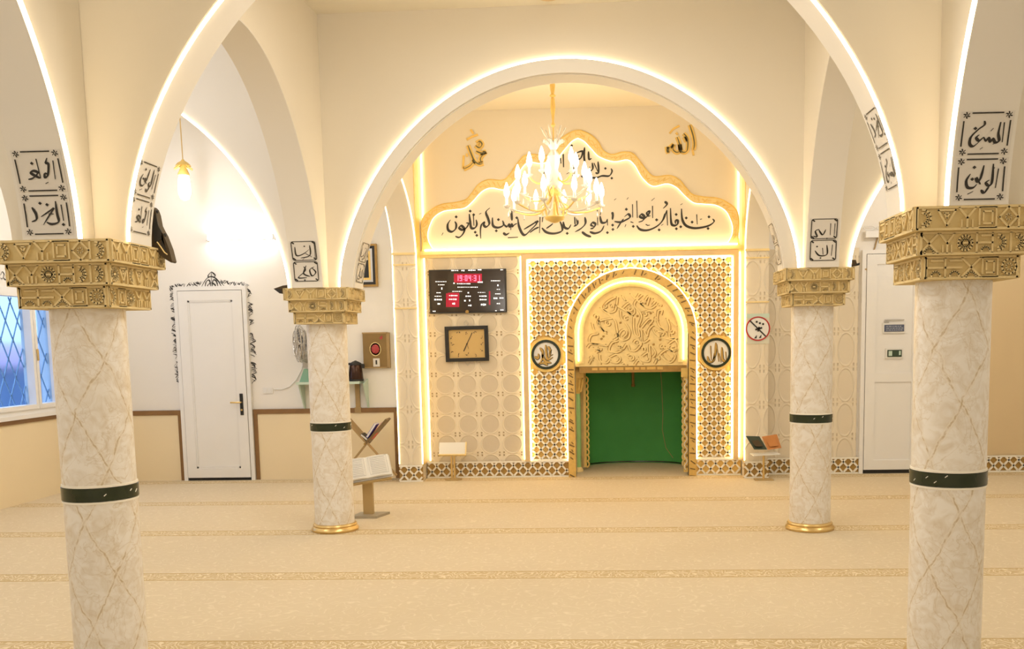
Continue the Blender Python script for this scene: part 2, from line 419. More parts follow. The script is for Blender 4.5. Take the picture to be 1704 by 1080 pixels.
def make_capital_mesh():
    tiers = []
    zz = [0, .0985, .197, .298]; ws = [WB, (WB+WT)/2, WT]
    for i in range(3):
        z0, z1 = zz[i], zz[i+1]; wt = ws[i]; b = MB(); r = MB()
        tp = .985
        h0, h1 = wt/2*tp, wt/2
        vs = [(sx*h, sy*h, z) for z, h in ((z0, h0), (z1, h1)) for sx, sy in ((-1,-1),(1,-1),(1,1),(-1,1))]
        b.add(vs, [(0,3,2,1),(4,5,6,7),(0,1,5,4),(1,2,6,5),(2,3,7,6),(3,0,4,7)])
        for f in range(4): relief(r, wt*.988, z0, z1, f, 31*i+f)
        tiers.append((b, r))
    return tiers
def make_column(label, X, Y, zc, zt, zband, first=None):
    t = thing('marble_column', label, 'column', (X, Y, 0), 0, 'four marble columns of the nave')
    sh = MB().lathe([(RC, 0.02), (RC, zc)], n=48).build('shaft', M['marble'], t, True)
    bd = MB().lathe([(RC, zband-.032), (RC+.006, zband-.030), (RC+.006, zband+.030), (RC, zband+.032)], n=48).build('band', M['greenband'], t, True)
    # pale fillets above and below the dark band
    fl = MB()
    for s_ in (-1, 1): fl.lathe([(RC, zband+s_*.038-.006), (RC+.004, zband+s_*.038-.005), (RC+.004, zband+s_*.038+.005), (RC, zband+s_*.038+.006)], n=48)
    fl.build('fillet', M['bars'], bd, True)
    rnd = random.Random(int(X*100)); fk = MB()
    for k in range(9):
        g = rnd.uniform(0, 2*PI); z = zband+rnd.uniform(-.015, .015); p = Vector((math.cos(g), math.sin(g), 0))*(RC+.0065)+Vector((0, 0, z))
        q = p + Vector((-math.sin(g), math.cos(g), .8)).normalized()*.014
        fk.bar(p, q, .004, .003, p)
    fk.build('fleck', M['bars'], bd)
    MB().lathe([(RC+.004, 0.0), (RC+.030, .002), (RC+.034, .018), (RC+.026, .034), (RC+.016, .042), (RC+.020, .052), (RC+.014, .064), (RC, .068)], n=48).build('base_ring', M['brass'], t, True)
    sc = (zt-zc)/.298
    for b, r in CAP:
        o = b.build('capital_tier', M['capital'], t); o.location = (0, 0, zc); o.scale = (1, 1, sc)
        c = r.build('relief', M['capital_lit'], o)
    return t
CAP = make_capital_mesh()
make_column('marble column nearest on the left, cut off by the bottom edge, with dark speaker on its capital', *COLS['NL'], .880)
make_column('marble column nearest on the right, cut off by the bottom edge, in front of the white door', *COLS['NR'], .905)
make_column('marble column standing left of the mihrab, brass base ring on the carpet, white lectern behind it', *COLS['FL'], .885)
make_column('marble column standing right of the mihrab, brass base ring on the carpet, beside no-entry style sign', *COLS['FR'], .912)

# ------------------------------------------------------------------ arches
class Arch:
    def __init__(s, A, B, zA, zB, gA, gB, zap, p=.6, z0A=None, z0B=None):
        s.A = Vector((A[0], A[1], 0)); s.B = Vector((B[0], B[1], 0)); s.L = (s.B-s.A).length
        s.d = (s.B-s.A).normalized(); s.n = Vector((s.d.y, -s.d.x, 0))   # n: towards the camera for +X arches
        s.zA, s.zB, s.gA, s.gB, s.zap, s.p = zA, zB, gA, gB, zap, p
        s.c = (gA + s.L - gB)/2; s.a = s.c - gA
    def z(s, q, ra=0, rz=0):   # q in [-1,1]
        zs = s.zA if q < 0 else s.zB
        return zs + (s.zap+rz-zs)*max(0, 1-q*q)**s.p
    def pt(s, q, off=0, ra=0, rz=0):
        return s.A + s.d*(s.c+(s.a+ra)*q) + s.n*off + Vector((0, 0, s.z(q, ra, rz)))
    def qs(s, n=64): return [math.sin(-PI/2+PI*i/n) for i in range(n+1)]
    def wall(s, name, top=CEIL, endA=0, endB=0, m=None, t=T):
        b = MB(); h = t/2
        def seg(lo):   # lo list of (s, z)
            A = [s.A+s.d*u-s.n*h+Vector((0, 0, z)) for u, z in lo]; B = [s.A+s.d*u-s.n*h+Vector((0, 0, top)) for u, z in lo]
            b.strip(A, B, s.n*t)
        if s.gA > endA+1e-4: seg([(endA, s.zA), (s.gA, s.zA)])
        if s.gB > endB+1e-4: seg([(s.L-s.gB, s.zB), (s.L-endB, s.zB)])
        seg([(s.c+s.a*q, s.z(q)) for q in s.qs()])
        o = b.build(name, m or M['plaster'], None, True); return struct(o)
    def soffit(s, name, t=T):
        """paler lining on the underside"""
        b = MB(); h = t/2-.001
        A = []; B = []; A2 = []; B2 = []
        Q = s.qs()
        for q in Q:
            A.append(s.pt(q, -h)); B.append(s.pt(q, h))
        n = Vector((0, 0, 0))
        def inn(q): # inward normal of the intrados
            e = 1e-3; p0 = s.pt(max(-1, q-e)); p1 = s.pt(min(1, q+e)); tg = (p1-p0).normalized(); return s.n.cross(tg)*1.0
        for q in Q:
            k = inn(q)
            if k.z > 0: k = -k
            A2.append(s.pt(q, -h)+k*.006); B2.append(s.pt(q, h)+k*.006)
        b.strip(A2, B2)
        b.strip(A, A2); b.strip(B, B2)
        o = b.build(name, M['soffit'], None, True); return struct(o)
    def curve(s, off=0, ra=0, rz=0, n=72, q0=-1, q1=1):
        return [s.pt(q, off, ra, rz) for q in s.qs(n) if q0-1e-6 <= q <= q1+1e-6]
    def on(s, side, l, across, lift=.008):
        """point on the intrados at arc length l up from the springing of one side ('A'/'B')"""
        if not hasattr(s, '_tab'): s._tab = {}
        if side not in s._tab:
            N = 400; tab = [(0, -1 if side == 'A' else 1)]; L = 0; q0 = tab[0][1]; p = s.pt(q0)
            for i in range(1, N+1):
                g = PI/2*(1 - i/N); q = -math.sin(g) if side == 'A' else math.sin(g)
                pp = s.pt(q); L += (pp-p).length; p = pp; tab.append((L, q))
            s._tab[side] = tab
        tab = s._tab[side]
        for i in range(1, len(tab)):
            if tab[i][0] >= l:
                l0, q0 = tab[i-1]; l1, q1 = tab[i]; f = (l-l0)/max(1e-9, l1-l0)
                P0 = s.pt(q0); P1 = s.pt(q1); p = P0.lerp(P1, f); tg = (P1-P0).normalized(); break
        k = s.n.cross(tg)
        if k.dot((s.A+s.B)/2 + Vector((0, 0, 1.9)) - p) < 0: k = -k
        return p + s.n*across + k*lift
H = T/2
def C(k): return COLS[k][:2]
gap = WT/2
NL, NR, FL, FR = (COLS[k] for k in ('NL', 'NR', 'FL', 'FR'))
PLX, PRX = -2.21, 1.693       # pilaster axes on the far wall
YP = YW-.30                   # pilaster fronts
ARCH = {}
def mk(key, *a, **k): ARCH[key] = Arch(*a, **k); return ARCH[key]
mk('far', C('FL'), C('FR'), FL[3], FR[3], gap+.02, gap-.01, 3.632).wall('wall_arch_mihrab')
mk('near', C('NL'), C('NR'), NL[3], NR[3], gap, gap, 3.65).wall('wall_arch_nave')
mk('left', (NL[0], NL[1]), (-2.352, FL[1]), NL[3], FL[3], gap, gap+.01, 3.60).wall('wall_arch_left', endA=H, endB=H)
mk('right', (NR[0], NR[1]), (1.69, FR[1]), NR[3], FR[3], gap, gap+.01, 3.60).wall('wall_arch_right', endA=H, endB=H)
mk('front_left', (NL[0]-.03, 1.0), C('NL'), 2.0364, NL[3], gap, gap, 3.62).wall('wall_arch_front_left', endB=H)
mk('front_right', (NR[0]+.03, 1.0), C('NR'), 2.0989, NR[3], gap, gap, 3.62).wall('wall_arch_front_right', endB=H)
mk('back_left', C('FL'), (PLX, YP), FL[3], 2.555, gap, .0, 3.45, .56).wall('wall_arch_back_left', endA=H)
mk('back_right', C('FR'), (PRX, YP), FR[3], 2.52, gap, .0, 3.45, .56).wall('wall_arch_back_right', endA=H)
mk('aisle_left', (XL, FL[1]), C('FL'), FL[3], FL[3], .0, gap, 3.72).wall('wall_arch_aisle_left', endB=H, m=M['white'])
mk('aisle_right', C('FR'), (XR, FR[1]), FR[3], FR[3], gap, .0, 3.72).wall('wall_arch_aisle_right', endA=H)
mk('aisle_near_left', (XL, NL[1]), C('NL'), NL[3], NL[3], .0, gap, 3.72).wall('wall_arch_aisle_near_left', endB=H)
mk('aisle_near_right', C('NR'), (XR, NR[1]), NR[3], NR[3], gap, .0, 3.72).wall('wall_arch_aisle_near_right', endA=H)
for k, i in (('left', 1), ('right', 2), ('front_left', 3), ('front_right', 4), ('near', 5), ('far', 6)): ARCH[k].soffit('trim_%d' % i)
# pilasters on the far wall (they carry the back arches)
for nme, x in (('wall_pilaster_left', PLX), ('wall_pilaster_right', PRX)):
    b = MB(); b.bb(x-H, x+H, YP, YW, 0, 2.555 if x < 0 else 2.52); struct(b.build(nme, M['stucco2']))
    b = MB(); b.bb(x-H, x+H, YP, YW, 2.56 if x < 0 else 2.525, CEIL); struct(b.build(nme + '_upper', M['plaster']))
    b = MB(); b.bb(x-H-.01, x+H+.004, YP-.012, YW, (2.545 if x < 0 else 2.51), (2.57 if x < 0 else 2.535)); struct(b.build('trim_7' if x < 0 else 'trim_8', M['goldpale']))
    b = MB(); b.bb(x-H-.004, x+H+.004, YP-.008, YP, 2.43, 2.445)
    b.bb(x-H-.006, x+H+.004, YP-.01, YP, 1.95, 1.965); struct(b.build('trim_9' if x < 0 else 'trim_10', M['goldpale']))
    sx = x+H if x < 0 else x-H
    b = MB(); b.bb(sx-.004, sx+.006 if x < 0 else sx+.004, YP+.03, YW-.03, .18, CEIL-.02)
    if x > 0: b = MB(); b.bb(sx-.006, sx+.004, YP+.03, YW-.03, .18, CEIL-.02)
    struct(b.build('trim_11' if x < 0 else 'trim_12', M['gold']))  # gold plate on the inner side: led glow put in as colour
# rib ring of the far arch: a raised moulding between opening and led line
a = ARCH['far']; rb = MB(); Q = a.qs()
rb.strip([a.pt(q, H) for q in Q], [a.pt(q, H, .105, .105) for q in Q], a.n*.03)
struct(rb.build('trim_13', M['soffit'], None, True))

# ------------------------------------------------------------------ led lines
def led(pts, label, r=.010, m=None, closed=False, n=6):
    o = MB().tube(pts, r, n, closed).build('led_strip', m or LED, None, True)
    return tag(o, label, 'light strip', 'warm led strips')
# each strip sits on the arris or in the groove of its arch
led(ARCH['far'].curve(H+.009, .115, .115), 'glowing led strip around the wide arch facing the mihrab', .008)
led(ARCH['near'].curve(H-.004, -.014, -.014), 'glowing led strip on the front edge of the arch above the two nearest columns', .008)
led([p for p in ARCH['front_left'].curve(H+.0085, .002, .002) if p.y > 2.6], 'glowing led strip rising from the nearest left capital towards the viewer', .008)
led([p for p in ARCH['front_right'].curve(-H-.0085, .002, .002) if p.y > 2.6], 'glowing led strip rising from the nearest right capital towards the viewer', .008)
led(ARCH['aisle_left'].curve(H+.007, 0, 0), 'thin led line on the pointed aisle arch left of the mihrab, above white door', .005)
led(ARCH['aisle_right'].curve(H+.009, 0, 0), 'led line on the aisle arch right of the mihrab, beside the framed white door', .008)
for sx, side, key in ((1, 'left', 'back_left'), (-1, 'right', 'back_right')):
    a = ARCH[key]
    x = (PLX if sx > 0 else PRX)
    for s_, wd in ((1, 'inner'), (-1, 'outer')):
        if side == 'right' and wd == 'outer': continue
        pts = [p for p in a.curve(sx*s_*(H+.008), .002, .002)]
        pts += [Vector((x+sx*s_*(H+.009), YP-.004, z)) for z in (2.4, 1.6, .8, .20)]
        led(pts, 'led line on the %s edge of the %s tiled pilaster and arch above it' % (wd, side), .007 if wd == 'inner' else .006, LEDS)
    xe = x+sx*(H+.045)
    led([(xe, YW-.012, .20), (xe, YW-.012, 4.1)], 'vertical led line in the corner between %s pilaster and mihrab wall' % side, .007, LEDS)

# ------------------------------------------------------------------ mihrab wall: helpers on the plane of the wall
def Q(u, v, off=0): p = px(u, v, Y=YW-off); return p
def tr(pts, ox, oy, sc): return [(ox+a/sc, oy+b/sc) for a, b in pts]
def smooth(pts, k=5):
    if len(pts) < 3: return list(pts)
    P = [pts[0]] + list(pts) + [pts[-1]]; out = []
    for i in range(1, len(P)-2):
        p0, p1, p2, p3 = P[i-1:i+3]
        for j in range(k):
            t = j/k
            out.append(tuple(.5*((2*p1[c]) + (-p0[c]+p2[c])*t + (2*p0[c]-5*p1[c]+4*p2[c]-p3[c])*t*t + (-p0[c]+3*p1[c]-3*p2[c]+p3[c])*t**3) for c in range(2)))
    out.append(tuple(pts[-1])); return out
def pen(mb, pts, w, fn, nib=PI/4, thick=None, even=False, sm=True):
    """broad-nib stroke in 2D, laid on a surface through fn(x, y)"""
    if len(pts) == 1:      # rhombic dot
        x, y = pts[0]; r = w*.62
        mb.add([fn(x-r, y), fn(x, y-r), fn(x+r, y), fn(x, y+r)], [(0, 1, 2, 3)]); return
    p = smooth(pts) if sm else pts; n = len(p); A = []; B = []
    for i in range(n):
        a = p[max(0, i-1)]; b = p[min(n-1, i+1)]; dx, dy = b[0]-a[0], b[1]-a[1]; L = math.hypot(dx, dy) or 1
        dx, dy = dx/L, dy/L
        th = math.atan2(-dy, dx)
        ww = w/2*(1 if even else (.42+.62*abs(math.sin(th-nib))))
        t = i/(n-1)
        if not even: ww *= min(1, .45+3.2*t, .35+3.0*(1-t))
        A.append(fn(p[i][0]-dy*ww, p[i][1]+dx*ww)); B.append(fn(p[i][0]+dy*ww, p[i][1]-dx*ww))
    mb.strip(A, B, thick)

# ------------------------------------------------------------------ mihrab
mih = thing('mihrab', 'gilded mihrab niche with lattice surround and round arch in the middle of the far wall', 'prayer niche', (AX, YW, 0))
def mpart(mb, name, m, parent=None, smooth_=False):
    o = mb.build(name, m, None, smooth_)
    par = parent or mih
    o.parent = par
    off = Vector(mih.location)
    if par is mih: o.location = -off
    else: o.location = (0, 0, 0)
    return o
tl, trr = Q(868, 423), Q(1228, 417)
FX0, FX1, FZ1 = tl.x, trr.x, (tl.z+trr.z)/2
FZ0 = .185
fw = .056
b = MB()
b.bb(FX0, FX0+fw, YW-.07, YW, FZ0, FZ1); b.bb(FX1-fw, FX1, YW-.07, YW, FZ0, FZ1); b.bb(FX0+fw, FX1-fw, YW-.07, YW, FZ1-fw, FZ1)
mpart(b, 'surround_frame', M['beigeframe'])
IX0, IX1, IZ1 = FX0+fw, FX1-fw, FZ1-fw
g = .012
b = MB(); b.tube([(IX0+g, YW-.05, FZ0+.01), (IX0+g, YW-.05, IZ1-g), (IX1-g, YW-.05, IZ1-g), (IX1-g, YW-.05, FZ0+.01)], .007, 6)
mpart(b, 'led_line', LEDF)
R2 = RO+.012
def archfill(mb, x0, x1, z0, z1, r, y, th):
    """panel x0..x1 by z0..z1 with the round-headed opening cut out"""
    mb.strip([(x0, y, z0), (AX-r, y, z0)], [(x0, y, z1), (AX-r, y, z1)], (0, th, 0)); mb.strip([(AX+r, y, z0), (x1, y, z0)], [(AX+r, y, z1), (x1, y, z1)], (0, th, 0))
    xs = [AX-r*math.cos(PI*i/40) for i in range(41)]
    mb.strip([(x, y, arch_top(x, AX, AZ, r*1.0001) or AZ) for x in xs], [(x, y, z1) for x in xs], (0, th, 0))
b = MB(); archfill(b, IX0, IX1, FZ0, IZ1, RO-.02, YW-.012, .012); mpart(b, 'lattice_backing', M['goldmid'])
def lattice(mb, x0, x1, z0, z1, pitch, pz, bw, y, th, keep):
    n = 0
    for sg in (1, -1):
        k0 = -60
        for k in range(-80, 160):
            # line: (x-x0)/pitch - sg*(z-z0)/pz = k
            N = max(8, int((z1-z0)/.02)); run = []
            for i in range(N+1):
                z = z0+(z1-z0)*i/N; x = x0+pitch*(k+sg*(z-z0)/pz)
                ok = x0 <= x <= x1 and keep(x, z)
                if ok: run.append(Vector((x, y, z)))
                if (not ok or i == N) and run:
                    if len(run) > 1: mb.bar(run[0], run[-1], bw, th, (0, 1, 0))
                    run = []
def outside(r): return lambda x, z: not (abs(x-AX) < r and (z < AZ or (x-AX)**2+(z-AZ)**2 < r*r))
med = [Q(909, 590), Q(1191, 587)]
def keepl(x, z):
    if not outside(R2)(x, z): return False
    return all((x-m.x)**2+(z-m.z)**2 > .20**2 for m in med)
b = MB(); lattice(b, IX0+.02, IX1-.02, FZ0+.02, IZ1-.02, .105, .112, .021, YW-.026, .02, keepl)
# white edge of the lattice
b.bb(IX0, IX0+.022, YW-.034, YW-.012, FZ0, IZ1); b.bb(IX1-.022, IX1, YW-.034, YW-.012, FZ0, IZ1); b.bb(IX0, IX1, YW-.034, YW-.012, IZ1-.022, IZ1)
b.bb(IX0, AX-RO, YW-.034, YW-.012, FZ0, FZ0+.024); b.bb(AX+RO, IX1, YW-.034, YW-.012, FZ0, FZ0+.024)
def ring(r, y, z0=0, n=40): # from left foot up over to right foot
    return [Vector((AX-r, y, z0))] + [Vector((AX-r*math.cos(PI*i/n), y, AZ+r*math.sin(PI*i/n))) for i in range(n+1)] + [Vector((AX+r, y, z0))]
b.strip(ring(RO-.004, YW-.034, FZ0), ring(RO+.016, YW-.034, FZ0), (0, .02, 0))
mpart(b, 'lattice', M['bars'])
b = MB(); b.tube(ring(RO+.010, YW-.044, FZ0), .0045, 6); mpart(b, 'led_line', LEDF)
b = MB(); b.strip(ring(RI, YW-.09), ring(RO, YW-.09), (0, .09, 0)); ab = mpart(b, 'arch_band', M['goldmid'], None, True)
b = MB(); rnd = random.Random(5)   # incised letters running along the arch band
for i in range(64):
    t = i/63
    L = AZ + PI*RO/2
    s_ = t*2*L; rm = (RO+RI)/2
    def at(s_, dr):
        r = rm+dr
        if s_ < AZ: return Vector((AX-r, YW-.0925, s_))
        if s_ < AZ+PI*RO: g_ = (s_-AZ)/RO; return Vector((AX-r*math.cos(g_), YW-.0925, AZ+r*math.sin(g_)))
        return Vector((AX+r, YW-.0925, AZ-(s_-AZ-PI*RO)))
    if rnd.random() < .75:
        q = rnd.uniform(-.02, .02); b.bar(at(s_, -.028+q*.3), at(s_+.02+q, .030), .014, .006, (0, 1, 0))
    if rnd.random() < .5: b.bar(at(s_+.03, rnd.uniform(-.02, .0)), at(s_+.055, rnd.uniform(0, .022)), .010, .006, (0, 1, 0))
o = b.build('band_carving', M['bandink']); o.parent = ab
# lit reveal between the gold band and the carved tympanum
YT = YW+.16
b = MB(); b.strip(ring(RI, YW-.085, .0), ring(RI, YT, .0), None); mpart(b, 'reveal', M['goldpale'], None, True)
b = MB(); b.tube(ring(RI*.935, YT-.03, 1.33), .006, 6); mpart(b, 'led_line', LEDF, None, True)
b = MB(); b.strip(ring(RI*.93, YT-.022, 1.30), ring(RI*.845, YT-.016, 1.30), (0, .02, 0)); mpart(b, 'inner_arch_band', M['goldpale'], None, True)
TZ = px(1050, 609, Y=YT).z
b = MB(); xs = [AX-RI*math.cos(PI*i/40) for i in range(41)]
b.strip([(x, YT, TZ) for x in xs], [(x, YT, max(TZ+.001, arch_top(x, AX, AZ, RI*1.0001) or AZ)) for x in xs], (0, .04, 0))
ty = mpart(b, 'tympanum', M['goldpale'])
def TQ(u, v, off=.012): p = px(u, v, Y=YT-off); return Vector((p.x, p.y, p.z))-Vector((0, 0, 0))
cv = MB(); cs = 6.353
STR = [[(250,270),(320,320),(400,400),(420,480),(430,580),(390,610)], [(430,150),(420,230),(400,300),(340,315),(280,270),(330,200),(400,160)],
 [(460,300),(470,380),(520,440),(560,520),(540,590),(480,610),(440,570),(470,510),(510,500),(525,540),(490,580)], [(410,240),(500,290),(590,350)], [(480,275),(560,215),(610,300),(580,340),(520,290)],
 [(690,130),(620,200),(610,250),(670,320),(680,380),(650,470),(680,510),(690,620),(720,630),(760,600)], [(600,370),(600,480),(620,560),(660,570),(650,490)], [(640,190),(720,260),(790,270),(830,240)],
 [(770,150),(740,240)], [(680,480),(760,390),(800,400),(760,450)], [(710,510),(740,570),(760,500),(810,450),(850,470),(920,510)], [(800,490),(830,540),(880,570),(920,530),(850,520)],
 [(860,300),(850,400),(880,470),(940,520)], [(860,300),(900,290),(890,340)], [(950,380),(980,460),(980,580),(1060,590)], [(980,400),(1060,460)], [(880,570),(980,600),(1060,590)], [(830,200),(800,240)],
 [(370,380),(300,390),(220,420),(270,500),(310,540)], [(250,380),(230,430),(290,520)], [(160,430),(180,500),(220,540),(150,560),(140,640),(300,650)], [(110,690),(150,650),(250,660),(320,670)],
 [(430,620),(370,640),(340,720),(420,740),(490,700),(530,650),(560,720)], [(400,650),(440,700)], [(430,640),(470,690)], [(350,790),(420,760),(460,810),(420,850),(350,830)],
 [(130,860),(180,780),(250,860)], [(240,760),(250,830),(310,850),(350,810)], [(180,690),(240,720),(200,740)], [(480,860),(500,850),(530,870)], [(560,720),(620,720),(680,650),(670,580)],
 [(660,790),(700,830),(770,820),(770,660),(830,740),(800,790)], [(690,780),(750,740),(760,800)], [(820,860),(880,760),(960,710),(1040,770),(1000,840),(940,830),(880,770)], [(920,770),(980,830)], [(950,740),(1010,800)],
 [(970,650),(1040,610),(1070,680),(1020,730),(970,700)], [(610,870),(650,820),(690,860)], [(480,140),(510,190)], [(570,120),(620,170),(660,120)], [(690,320),(760,300),(800,310)], [(720,190),(760,140),(800,170)]]
rnd = random.Random(21)
for cx_, cy_, r_ in ((200,360,26),(330,430,34),(520,380,24),(560,280,30),(640,640,40),(420,560,20),(720,330,22),(840,380,20),(1000,520,24),(240,700,24),(570,800,40),(900,680,26),(860,800,20),(460,690,24),(1010,690,22),(300,250,18),(380,250,16),(700,220,30),(880,240,16),(1050,700,18),(160,800,22),(700,700,24)):
    g0 = rnd.uniform(0, 6.3); sp_ = rnd.choice((1, -1)); STR.append([(cx_+r_*(1-.09*j)*math.cos(g0+sp_*j*.75), cy_+r_*(1-.09*j)*math.sin(g0+sp_*j*.75)) for j in range(8)])
for k in STR: pen(cv, tr(k, 960, 470, cs), 2.6, TQ, even=True, thick=(0, .014, 0))
o = cv.build('raised_lettering', M['goldpale']); o.parent = ty
cv = MB()
for k in STR:
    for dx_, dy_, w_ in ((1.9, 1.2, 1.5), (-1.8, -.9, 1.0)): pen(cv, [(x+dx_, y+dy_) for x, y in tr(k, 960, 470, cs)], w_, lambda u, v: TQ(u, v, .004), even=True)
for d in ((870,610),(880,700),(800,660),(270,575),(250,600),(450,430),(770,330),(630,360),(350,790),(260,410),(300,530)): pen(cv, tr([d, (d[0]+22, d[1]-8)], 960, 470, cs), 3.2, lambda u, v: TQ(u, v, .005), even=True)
o = cv.build('groove_shade', M['golddk']); o.parent = ty  # flat dark strokes beside the letters, shade of the carving put in as colour
# lintel, niche, colonettes
YN0 = YW+.78
nl, nr = px(974, 700, Y=YN0), px(1139, 700, Y=YN0)
NX0, NX1 = nl.x, nr.x; NZ = px(1050, 617, Y=YN0).z
b = MB(); b.bb(NX0-.05, NX1+.05, YT, YN0+.02, NZ, TZ-.004); li = mpart(b, 'lintel', M['golddk'])
b = MB(); rnd = random.Random(3); x = NX0+.10
for k in range(9):
    wv = rnd.uniform(.05, .11); b.bb(x, x+wv, YT-.006, YT, NZ+.03+.0, TZ-.014); x += wv+.02
    if x > NX1-.1: break
o = b.build('lintel_panel', M['goldmid']); o.parent = li
NCX = (NX0+NX1)/2; nr_ = (NX1-NX0)/2
b = MB(); arc = [Vector((NCX-nr_*math.cos(PI*i/28), YN0+.42*math.sin(PI*i/28)**.8, 0)) for i in range(29)]
b.strip([p+Vector((0, 0, .0)) for p in arc], [p+Vector((0, 0, NZ)) for p in arc]); mpart(b, 'green_niche', M['green'], None, True)
b = MB(); b.tube([p+Vector((0, -.004, .016)) for p in arc], .008, 6); mpart(b, 'niche_hem', M['greenband'])
# jamb walls
for x0, x1, xn0, xn1 in ((AX-RI-.04, AX-RI, AX-RI, NX0), (AX+RI, AX+RI+.04, NX1, AX+RI)):
    b = MB(); b.bb(x0, x1, YW, YN0+.06, 0, TZ+.2); b.bb(min(xn0, xn1), max(xn0, xn1), YN0, YN0+.05, 0, TZ); mpart(b, 'jamb', M['goldpale'])
b = MB(); b.bb(AX-RI-.3, AX+RI+.3, YW+1.3, YW+1.4, 0, CEIL); b.bb(AX-RI-.4, AX-RI-.3, YW+.2, YW+1.4, 0, CEIL); b.bb(AX+RI+.3, AX+RI+.4, YW+.2, YW+1.4, 0, CEIL); struct(b.build('niche_light_block', M['plaster']))  # unseen box added behind the niche to keep sky light out
YC = YW+.40
c0 = px(961.5, 720, Y=YC).x
czt = px(961, 655, Y=YC).z; cez = px(961, 628, Y=YC).z
for xx, sd in ((c0, 1),):
    b = MB().lathe([(.036, .05), (.040, .3), (.040, czt-.1), (.036, czt)], (xx, YC, 0), 20); co = mpart(b, 'colonette', M['greencol'], None, True)
    b = MB().lathe([(.058, .0), (.06, .02), (.05, .04), (.038, .055)], (xx, YC, 0), 20); o = b.build('colonette_foot', M['goldpale'], None, True); o.parent = co
    b = MB().lathe([(.036, czt), (.044, czt+.02), (.05, czt+.08), (.07, cez-.03), (.075, cez)], (xx, YC, 0), 20)
    for k in range(10):
        g_ = 2*PI*k/10; b.tube([Vector((xx+.044*math.cos(g_), YC+.044*math.sin(g_), czt+.02)), Vector((xx+.066*math.cos(g_), YC+.066*math.sin(g_), czt+.1)), Vector((xx+.082*math.cos(g_), YC+.082*math.sin(g_), cez-.02))], .011, 5)
    o = b.build('colonette_capital', M['gold'], None, True); o.parent = co
    b = MB(); b.bb(xx-.095, xx+.085, YC-.09, YC+.09, cez, TZ-.005); o = b.build('entablature', M['gold']); o.parent = co
# scalloped gilt fringe beside the green niche
for x0, sd in ((px(973.5, 700, Y=YC+.1).x, 1), (px(1141, 700, Y=YC+.1).x, -1)):
    b = MB(); n = 15; z0_, z1_ = .04, cez
    b.bb(x0-.016, x0+.016, YC+.09, YC+.12, z0_, z1_+.05)
    for k in range(n):
        z = z0_+(z1_-z0_)*(k+.5)/n; r = (z1_-z0_)/n*.52
        b.tube([(x0+sd*(.012+r*.8*math.cos(g_)), YC+.085, z+r*math.sin(g_)) for g_ in [(-PI/2+PI*j/7) for j in range(8)]], .011, 5)
    mpart(b, 'scalloped_fringe', M['gold'] if sd > 0 else M['goldpale'])
# curled strip down the right jamb
xr = AX+RI
b = MB(); b.bb(xr-.05, xr-.002, YW+.02, YW+.06, .03, cez); b.bb(xr-.075, xr-.002, YW+.01, YW+.07, cez, cez+.10); cst = mpart(b, 'curled_strip', M['gold'])
b = MB(); n = 16
for k in range(n):
    z = .06+(cez-.08)*k/n; h__ = (cez-.08)/n
    b.tube([(xr-.026+.017*math.sin(PI*j/4)*(1 if k % 2 else -1), YW+.018, z+h__*j/4) for j in range(5)], .006, 5)
o = b.build('curls', M['bars']); o.parent = cst
b = MB()
for k in range(n):
    z = .06+(cez-.08)*k/n; h__ = (cez-.08)/n; x = xr-.026-(.012 if k % 2 else -.012)
    b.bb(x-.008, x+.008, YW+.016, YW+.021, z+h__*.3, z+h__*.7)
o = b.build('dark_inlay', M['bandink']); o.parent = cst
# thin cords hanging in the niche
b = MB(); cord = [(1098,600),(1101,640),(1103,690),(1102,715),(1108,745),(1120,762)]
b.tube([px(u, v, Y=YN0+.12) for u, v in cord], .004, 5)
o = tag(b.build('hanging_rope', M['wood']), 'thin tan cord hanging in the right half of the green niche', 'rope')
b = MB(); b.tube([px(1053, 618, Y=YN0+.40), px(1053.5, 641, Y=YN0+.40)], .018, 6); b.lathe([(.02, -.02), (.026, 0), (.012, .03)], px(1053.5, 641, Y=YN0+.40), 10)
tag(b.build('hanging_tassel', M['golddk']), 'small gold tassel hanging from the lintel above the green niche', 'tassel')

# round calligraphy medallions
def medallion(c, label, strokes, ox, oy, sc):
    t = thing('medallion', label, 'calligraphy medallion', (c.x, YW-.038, c.z), 0)
    RM = Matrix.Rotation(PI/2, 3, 'X')
    def ringp(r0, r1, d0, d1): return MB().lathe([(r0, d0), (r0, d1), (r1, d1), (r1, d0), (r0, d0)], (0, 0, 0), 40, RM)
    ringp(.168, .200, .0, .012).build('outer_ring', M['gold'], t, True)
    ringp(.140, .169, .0, .020).build('dark_ring', M['greenband'], t, True)
    MB().lathe([(.142, .0), (.142, .008)], (0, 0, 0), 40, RM).build('disc', M['whiteplastic'], t)
    l = MB(); gl = MB()
    def fn(off):
        def f(u, v): p = px(u, v, Y=YW); return Vector((p.x-c.x, -off, p.z-c.z))
        return f
    for s_ in strokes:
        pen(gl, [(x+.6, y+.5) for x, y in tr(s_, ox, oy, sc)], 5.2, fn(.0095), even=False)
        pen(l, tr(s_, ox, oy, sc), 3.6, fn(.0115), even=False)
    gl.build('letter_outline', M['ink'], t); l.build('lettering', M['lettergold'], t)
    return t
